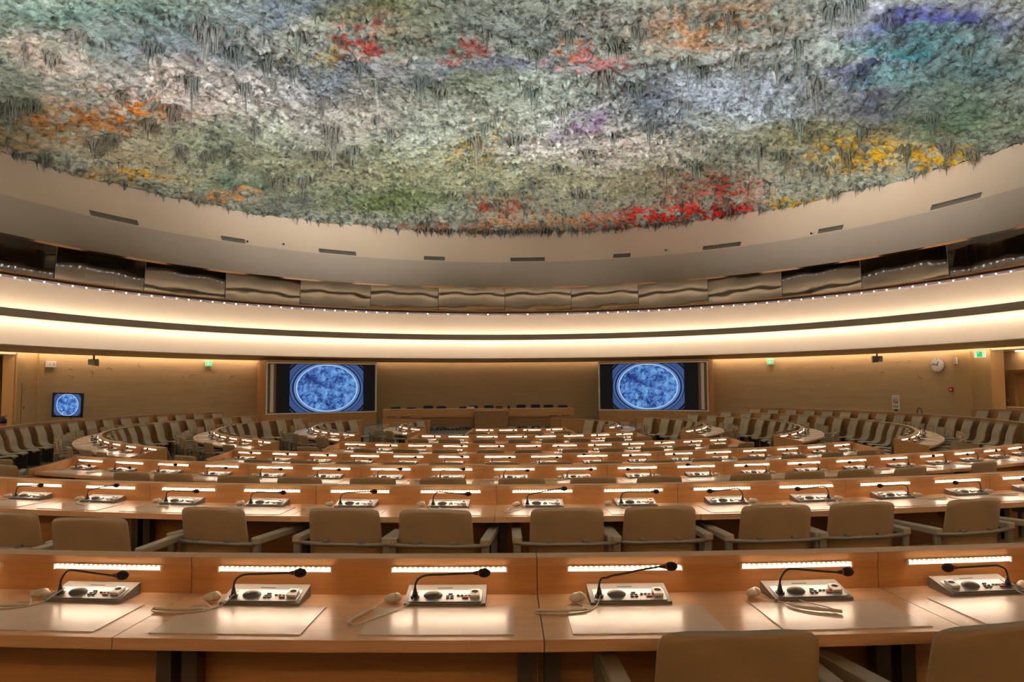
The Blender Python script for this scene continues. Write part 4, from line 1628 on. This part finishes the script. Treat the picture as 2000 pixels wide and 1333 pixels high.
def screen(side, a_out, a_in, aset, label, lab2):
    p0, p1 = (pol(RS, a_out), pol(RS, a_in)) if side < 0 else (pol(RS, a_in), pol(RS, a_out))
    W = (p1 - p0).length
    rz = atan2((p1 - p0).y, (p1 - p0).x)
    t = thing('projection_screen', label, 'screen', (p0.x, p0.y, -.42), rz)
    zb, zt = .70, 3.10        # opening (above local floor)
    top = 3.26
    m = MB()
    m.box(0, W, -.03, .03, -.02, zb - .06)
    m.box(0, W, -.03, .03, zt + .05, top)
    part('lower_panel', m, beech, t)
    m = MB()
    for x in (W * .27, W * .53, W * .79):
        m.box(x - .005, x + .005, -.034, -.03, 0, zb - .06)
    part('panel_joints', m, wood_dark, t)
    m = MB()
    for a, b, c_, d in ((0, W, zb - .06, zb), (0, W, zt, zt + .05), (0, .06, zb, zt), (W - .06, W, zb, zt)):
        m.box(a, b, -.05, .05, c_, d)
    part('white_frame', m, white, t)
    m = MB()
    m.box(.06, W - .06, .10, .14, zb, zt)
    part('recess_back', m, wood_dark, t)
    m = MB()
    gap = .50
    if side < 0:
        m.box(-.02, .04, .0, 1.75, -.02, top)
        for z in (zb - .05, 1.55, 2.4):
            m.box(-.026, -.018, .0, 1.7, z - .008, z + .008)
        x0, x1 = gap, W - .07
        cu = (gap * .42, gap * .72)
    else:
        m.box(W - .04, W + .02, .0, 1.75, -.02, top)
        x0, x1 = .07, W - gap
        cu = (W - gap * .72, W - gap * .42)
    part('side_panel', m, beech, t)
    m = MB()
    m.box(cu[0], cu[1], .02, .09, zb + .04, zt - .03)
    part('white_curtain_strip', m, white, t)
    t2 = t
    m = MB()
    m.box(x0, x1, .04, .10, zb + .005, zt - .01)
    part('screen_casing', m, black, t2)
    m = MB()
    hh = (zt - .01) - (zb + .005)
    m.add([(0, 0, 0), (x1 - x0 - .04, 0, 0), (x1 - x0 - .04, 0, hh - .02), (0, 0, hh - .02)], [(0, 1, 2, 3)])
    part('display', m, screen_mat('blue_oval_picture_' + ('left' if side < 0 else 'right'), (x1 - x0) / hh, .42), t2, (x0 + .02, .037, zb + .015))


screen(-1, -141.2, -159.45, 0, 'large screen with a blue oval picture in a beech housing left of the podium', 'beech housing framing the left screen')
screen(1, 142.75, 161.45, 0, 'large screen with a blue oval picture in a beech housing right of the podium', 'beech housing framing the right screen')

# ---- monitor on a stand at the left wall ------------------------------------
p = pol(18.6, -115.35, -.13)
rz = radians(12)
t = thing('wall_monitor', 'tilted black monitor on a stand at the left wall showing a round blue picture', 'monitor', p, rz)
tl = Matrix.Translation((0, 0, 1.01)) @ Matrix.Rotation(radians(2.4), 4, 'Y') @ Matrix.Rotation(radians(4), 4, 'X')
m = MB()
m.rbox(-.53, .53, -.05, .05, -.475, .475, .02, axis='y')
m.xf(tl)
part('casing', m, black, t)
m = MB()
m.add([(-.49, 0, -.41), (.49, 0, -.41), (.49, 0, .43), (-.49, 0, .43)], [(0, 1, 2, 3)])
o = part('display', m, screen_mat('round_blue_picture', 1.08 / .84, .5, .98, .60), t)
o.matrix_local = tl @ Matrix.Translation((0, -.052, 0))
m = MB()
m.box(.05, .15, .05, .10, -.0, .62)
part('stand_pole', m, frame_met, t)
m = MB()
m.rbox(-.25, .45, -.1, .3, -.0, .03, .03)
part('stand_base', m, frame_met, t)

# ---- small wall things --------------------------------------------------------


def wall_local(a, z, R=19.3):
    return pol(R, a, z), radians(a) + pi


# exit signs: green plate with a running figure and an arrow
def exit_sign(a, z, R, label, wd=.30, hg=.26, split=True):
    p, rz = wall_local(a, z, R)
    t = thing('exit_sign', label, 'exit sign', p, rz, 'green exit signs under the soffit')
    m = MB()
    m.box(-wd / 2, wd / 2, -.05, 0, -hg / 2, hg / 2)
    part('lamp_box', m, white if split else white_dim, t)
    m = MB()
    m.box(-wd / 2 + (.02 if split else .11), wd / 2 - (.02 if split else .11), -.054, -.05, -hg / 2 + .02, hg / 2 - .02)
    part('green_face', m, exit_green, t)
    f = MB()
    s = hg / .26
    y = -.056

    def bar(x0, z0, x1, z1, w_):
        d = Vector((x1 - x0, 0, z1 - z0)).normalized()
        n = Vector((-d.z, 0, d.x)) * w_ / 2
        a_, b_ = Vector((x0, y, z0)), Vector((x1, y, z1))
        f.add([(a_ - n) * s, (b_ - n) * s, (b_ + n) * s, (a_ + n) * s], [(0, 1, 2, 3)])
    f.tube([(-.035 * s, y, .06 * s), (-.035 * s, y - .001, .06 * s)], .017 * s, seg=10)
    bar(-.04, .045, -.03, -.01, .03)
    bar(-.03, -.01, -.005, -.05, .014)
    bar(-.03, -.01, -.06, -.055, .014)
    bar(-.06, -.055, -.085, -.045, .012)
    bar(-.035, .035, .0, .02, .011)
    bar(-.04, .035, -.075, .015, .011)
    bar(.03, 0, .09, 0, .014)
    bar(.09, 0, .065, .025, .014)
    bar(.09, 0, .065, -.025, .014)
    part('running_figure', f, white_em, t)


exit_green = emit('exit_green', (.02, .45, .12), .55)
white_dim = emit('sign_pale', (.75, .78, .6), .35)
white_em = emit('sign_white', (.9, .95, .85), .7)
exit_sign(-134.85, 2.66, 19.25, 'green exit sign on the left plaster wall near the left screen')
exit_sign(134.9, 2.66, 19.25, 'green exit sign on the right plaster wall near the right screen')
exit_sign(106.4, 2.64, 18.9, 'exit sign hanging before the pillar at the right', .42, .24, False)
exit_sign(105.85, 2.55, 21.65, 'exit sign on the recessed wall at the right frame edge', .40, .26)

p, rz = wall_local(112.35, 2.31)
t = thing('wall_clock', 'round white wall clock left of the right pillar reading about twelve forty-seven', 'clock', p, rz)
m = MB()
m.tube([(0, 0, 0), (0, -.05, 0)], .30, seg=40)
part('rim', m, simple('clock_rim', (.35, .33, .30), .4, metal=.5), t)
m = MB()
m.tube([(0, -.05, 0), (0, -.054, 0)], .275, seg=40)
part('dial', m, simple('clock_dial', (.62, .56, .50), .5), t)
m = MB()
for k in range(12):
    a = 2 * pi * k / 12
    d = Vector((sin(a), 0, cos(a)))
    m.tube([d * .215 + Vector((0, -.056, 0)), d * .25 + Vector((0, -.056, 0))], .008 if k % 3 else .014, seg=4)
part('hour_marks', m, black, t)
for nm, ang, ln, w_ in (('hour_hand', 23.5, .14, .011), ('minute_hand', -77, .215, .008)):
    m = MB()
    a = radians(ang)
    d = Vector((sin(a), 0, cos(a)))
    m.tube([d * -.03 + Vector((0, -.060, 0)), d * ln + Vector((0, -.060, 0))], w_, seg=5)
    part(nm, m, black, t)


def speaker(a, z, label, s):
    p = pol(18.85, a, z)
    t = thing('loudspeaker', label, 'loudspeaker', p, radians(a) + pi - radians(38) * s, 'ceiling loudspeakers')
    m = MB()
    m.add([(-.26, -.12, -.10), (.0, -.18, -.14), (.26, -.10, -.12), (.24, .14, -.10), (-.22, .14, -.08),
           (-.26, -.12, .12), (.0, -.18, .16), (.30, -.10, .04), (.24, .14, .14), (-.22, .14, .14)],
          [(4, 3, 2, 1, 0), (5, 6, 7, 8, 9), (0, 1, 6, 5), (1, 2, 7, 6), (2, 3, 8, 7), (3, 4, 9, 8), (4, 0, 5, 9)])
    part('cabinet', m, frame_met, t)
    m = MB()
    m.tube([(0, 0, .12), (0, 0, 2.874 - z)], .04)
    part('bracket', m, frame_met, t)


speaker(-118.9, 2.56, 'grey loudspeaker hung from the soffit at the left wall', -1)
speaker(119.3, 2.60, 'grey loudspeaker hung from the soffit at the right wall', 1)

p, rz = wall_local(-114.5, 2.47)
p = p + pol(-.02, -114.5)
t = thing('control_box', 'small white control box high on the left wall above the monitor', 'control box', p, rz)
m = MB()
m.rbox(-.20, .20, -.06, 0, -.12, .12, .012, axis='y')
part('cover', m, white, t)
m = MB()
for x, z in ((-.06, 0), (.09, .04), (.12, .04), (.09, -.02), (.12, -.02)):
    m.box(x - .012, x + .012, -.064, -.06, z - .01, z + .012)
part('buttons', m, key_dk, t)

p, rz = wall_local(110.85, 1.30)
t = thing('fire_alarm_point', 'small red fire alarm box on the wall beside the right pillar', 'fire alarm', p, rz)
m = MB()
m.rbox(-.08, .08, -.05, 0, -.09, .09, .008, axis='y')
part('housing', m, redp, t)
m = MB()
m.box(-.035, .035, -.054, -.05, -.035, .035)
part('white_window', m, white, t)

p, rz = wall_local(109.9, 2.44, 19.19)
t = thing('wall_sensor', 'small white sensor unit high on the right pillar', 'sensor', p, rz)
m = MB()
m.rbox(-.05, .05, -.08, 0, -.14, .12, .02, axis='y')
part('body', m, white, t)
m = MB()
m.tube([(0, -.04, -.14), (0, -.04, -.18)], .04)
part('lens', m, redp, t)

# light switch at the far right
p = pol(21.69, 108.75, .86)
t = thing('light_switch', 'small pale light switch beside the recessed door at the right', 'switch', p, radians(109) + pi)
m = MB()
m.rbox(-.08, .08, -.03, 0, -.06, .06, .01, axis='y')
part('plate', m, white, t)
m = MB()
m.box(-.03, .03, -.036, -.03, -.03, .03)
part('rocker', m, key_wh, t)

# notice stand behind the rail
p = pol(17.8, 115.0, -.07)
t = thing('notice_stand', 'white notice with a red prohibition ring on a yellow post by the wall', 'sign', p, radians(115) + pi)
m = MB()
m.rbox(-.20, .20, -.2, .2, 0, .05, .05)
part('foot', m, black, t)
m = MB()
m.tube([(0, 0, .05), (0, 0, .50)], .06)
part('post', m, yellowp, t)
m = MB()
m.tube([(0, 0, .50), (0, 0, .58)], .06)
part('post_cap', m, black, t)
m = MB()
m.box(-.15, .15, -.012, .012, .58, 1.15)
part('notice_board', m, white, t)
m = MB()
rr = [(.085 * cos(2 * pi * k / 24), -.016, .90 + .085 * sin(2 * pi * k / 24)) for k in range(25)]
m.tube(rr, .012, seg=5, caps=False)
m.tube([(-.06, -.016, .96), (.06, -.016, .84)], .012, seg=5)
part('prohibition_ring', m, redp, t)
m = MB()
for z in (1.05, .70, .66):
    m.box(-.10, .10, -.014, -.012, z - .008, z + .008)
part('text_lines', m, key_dk, t)

# fire extinguisher on the left ledge
p = pol(20.15, -109.75, .0)
p = pol(19.0, -108.8, -.07)
t = thing('fire_extinguisher', 'dark fire extinguisher with a black hose at the left frame edge', 'fire extinguisher', p, radians(-108.8) + pi)
m = MB()
m.tube([(0, 0, 0), (0, 0, .34)], .11)
part('red_cylinder_band', m, redp, t)
m = MB()
m.tube([(0, 0, .34), (0, 0, .48), (0, 0, .56), (0, 0, .60)], .1, radii=[.11, .105, .05, .03])
m.tube([(0, 0, .58), (.12, 0, .62)], .015)
part('black_valve', m, black, t)
m = MB()
m.tube([(0, 0, .58), (-.07, -.03, .60), (-.14, -.03, .52), (-.17, -.03, .36), (-.16, -.03, .2)], .018)
part('hose', m, black, t)
# bent pipe by the right wall
p = pol(18.2, 112.7, -.07)
m = MB()
m.tube([(-.10, 0, 0), (-.10, 0, .50), (-.07, 0, .60), (0, 0, .65), (.07, 0, .60), (.10, 0, .50), (.10, 0, 0)], .022)
tag(part('hoop_stand', m, steel_dk, None, p, radians(112.7)), 'dark hoop-shaped stand poking up behind the rail below the clock', 'stand')
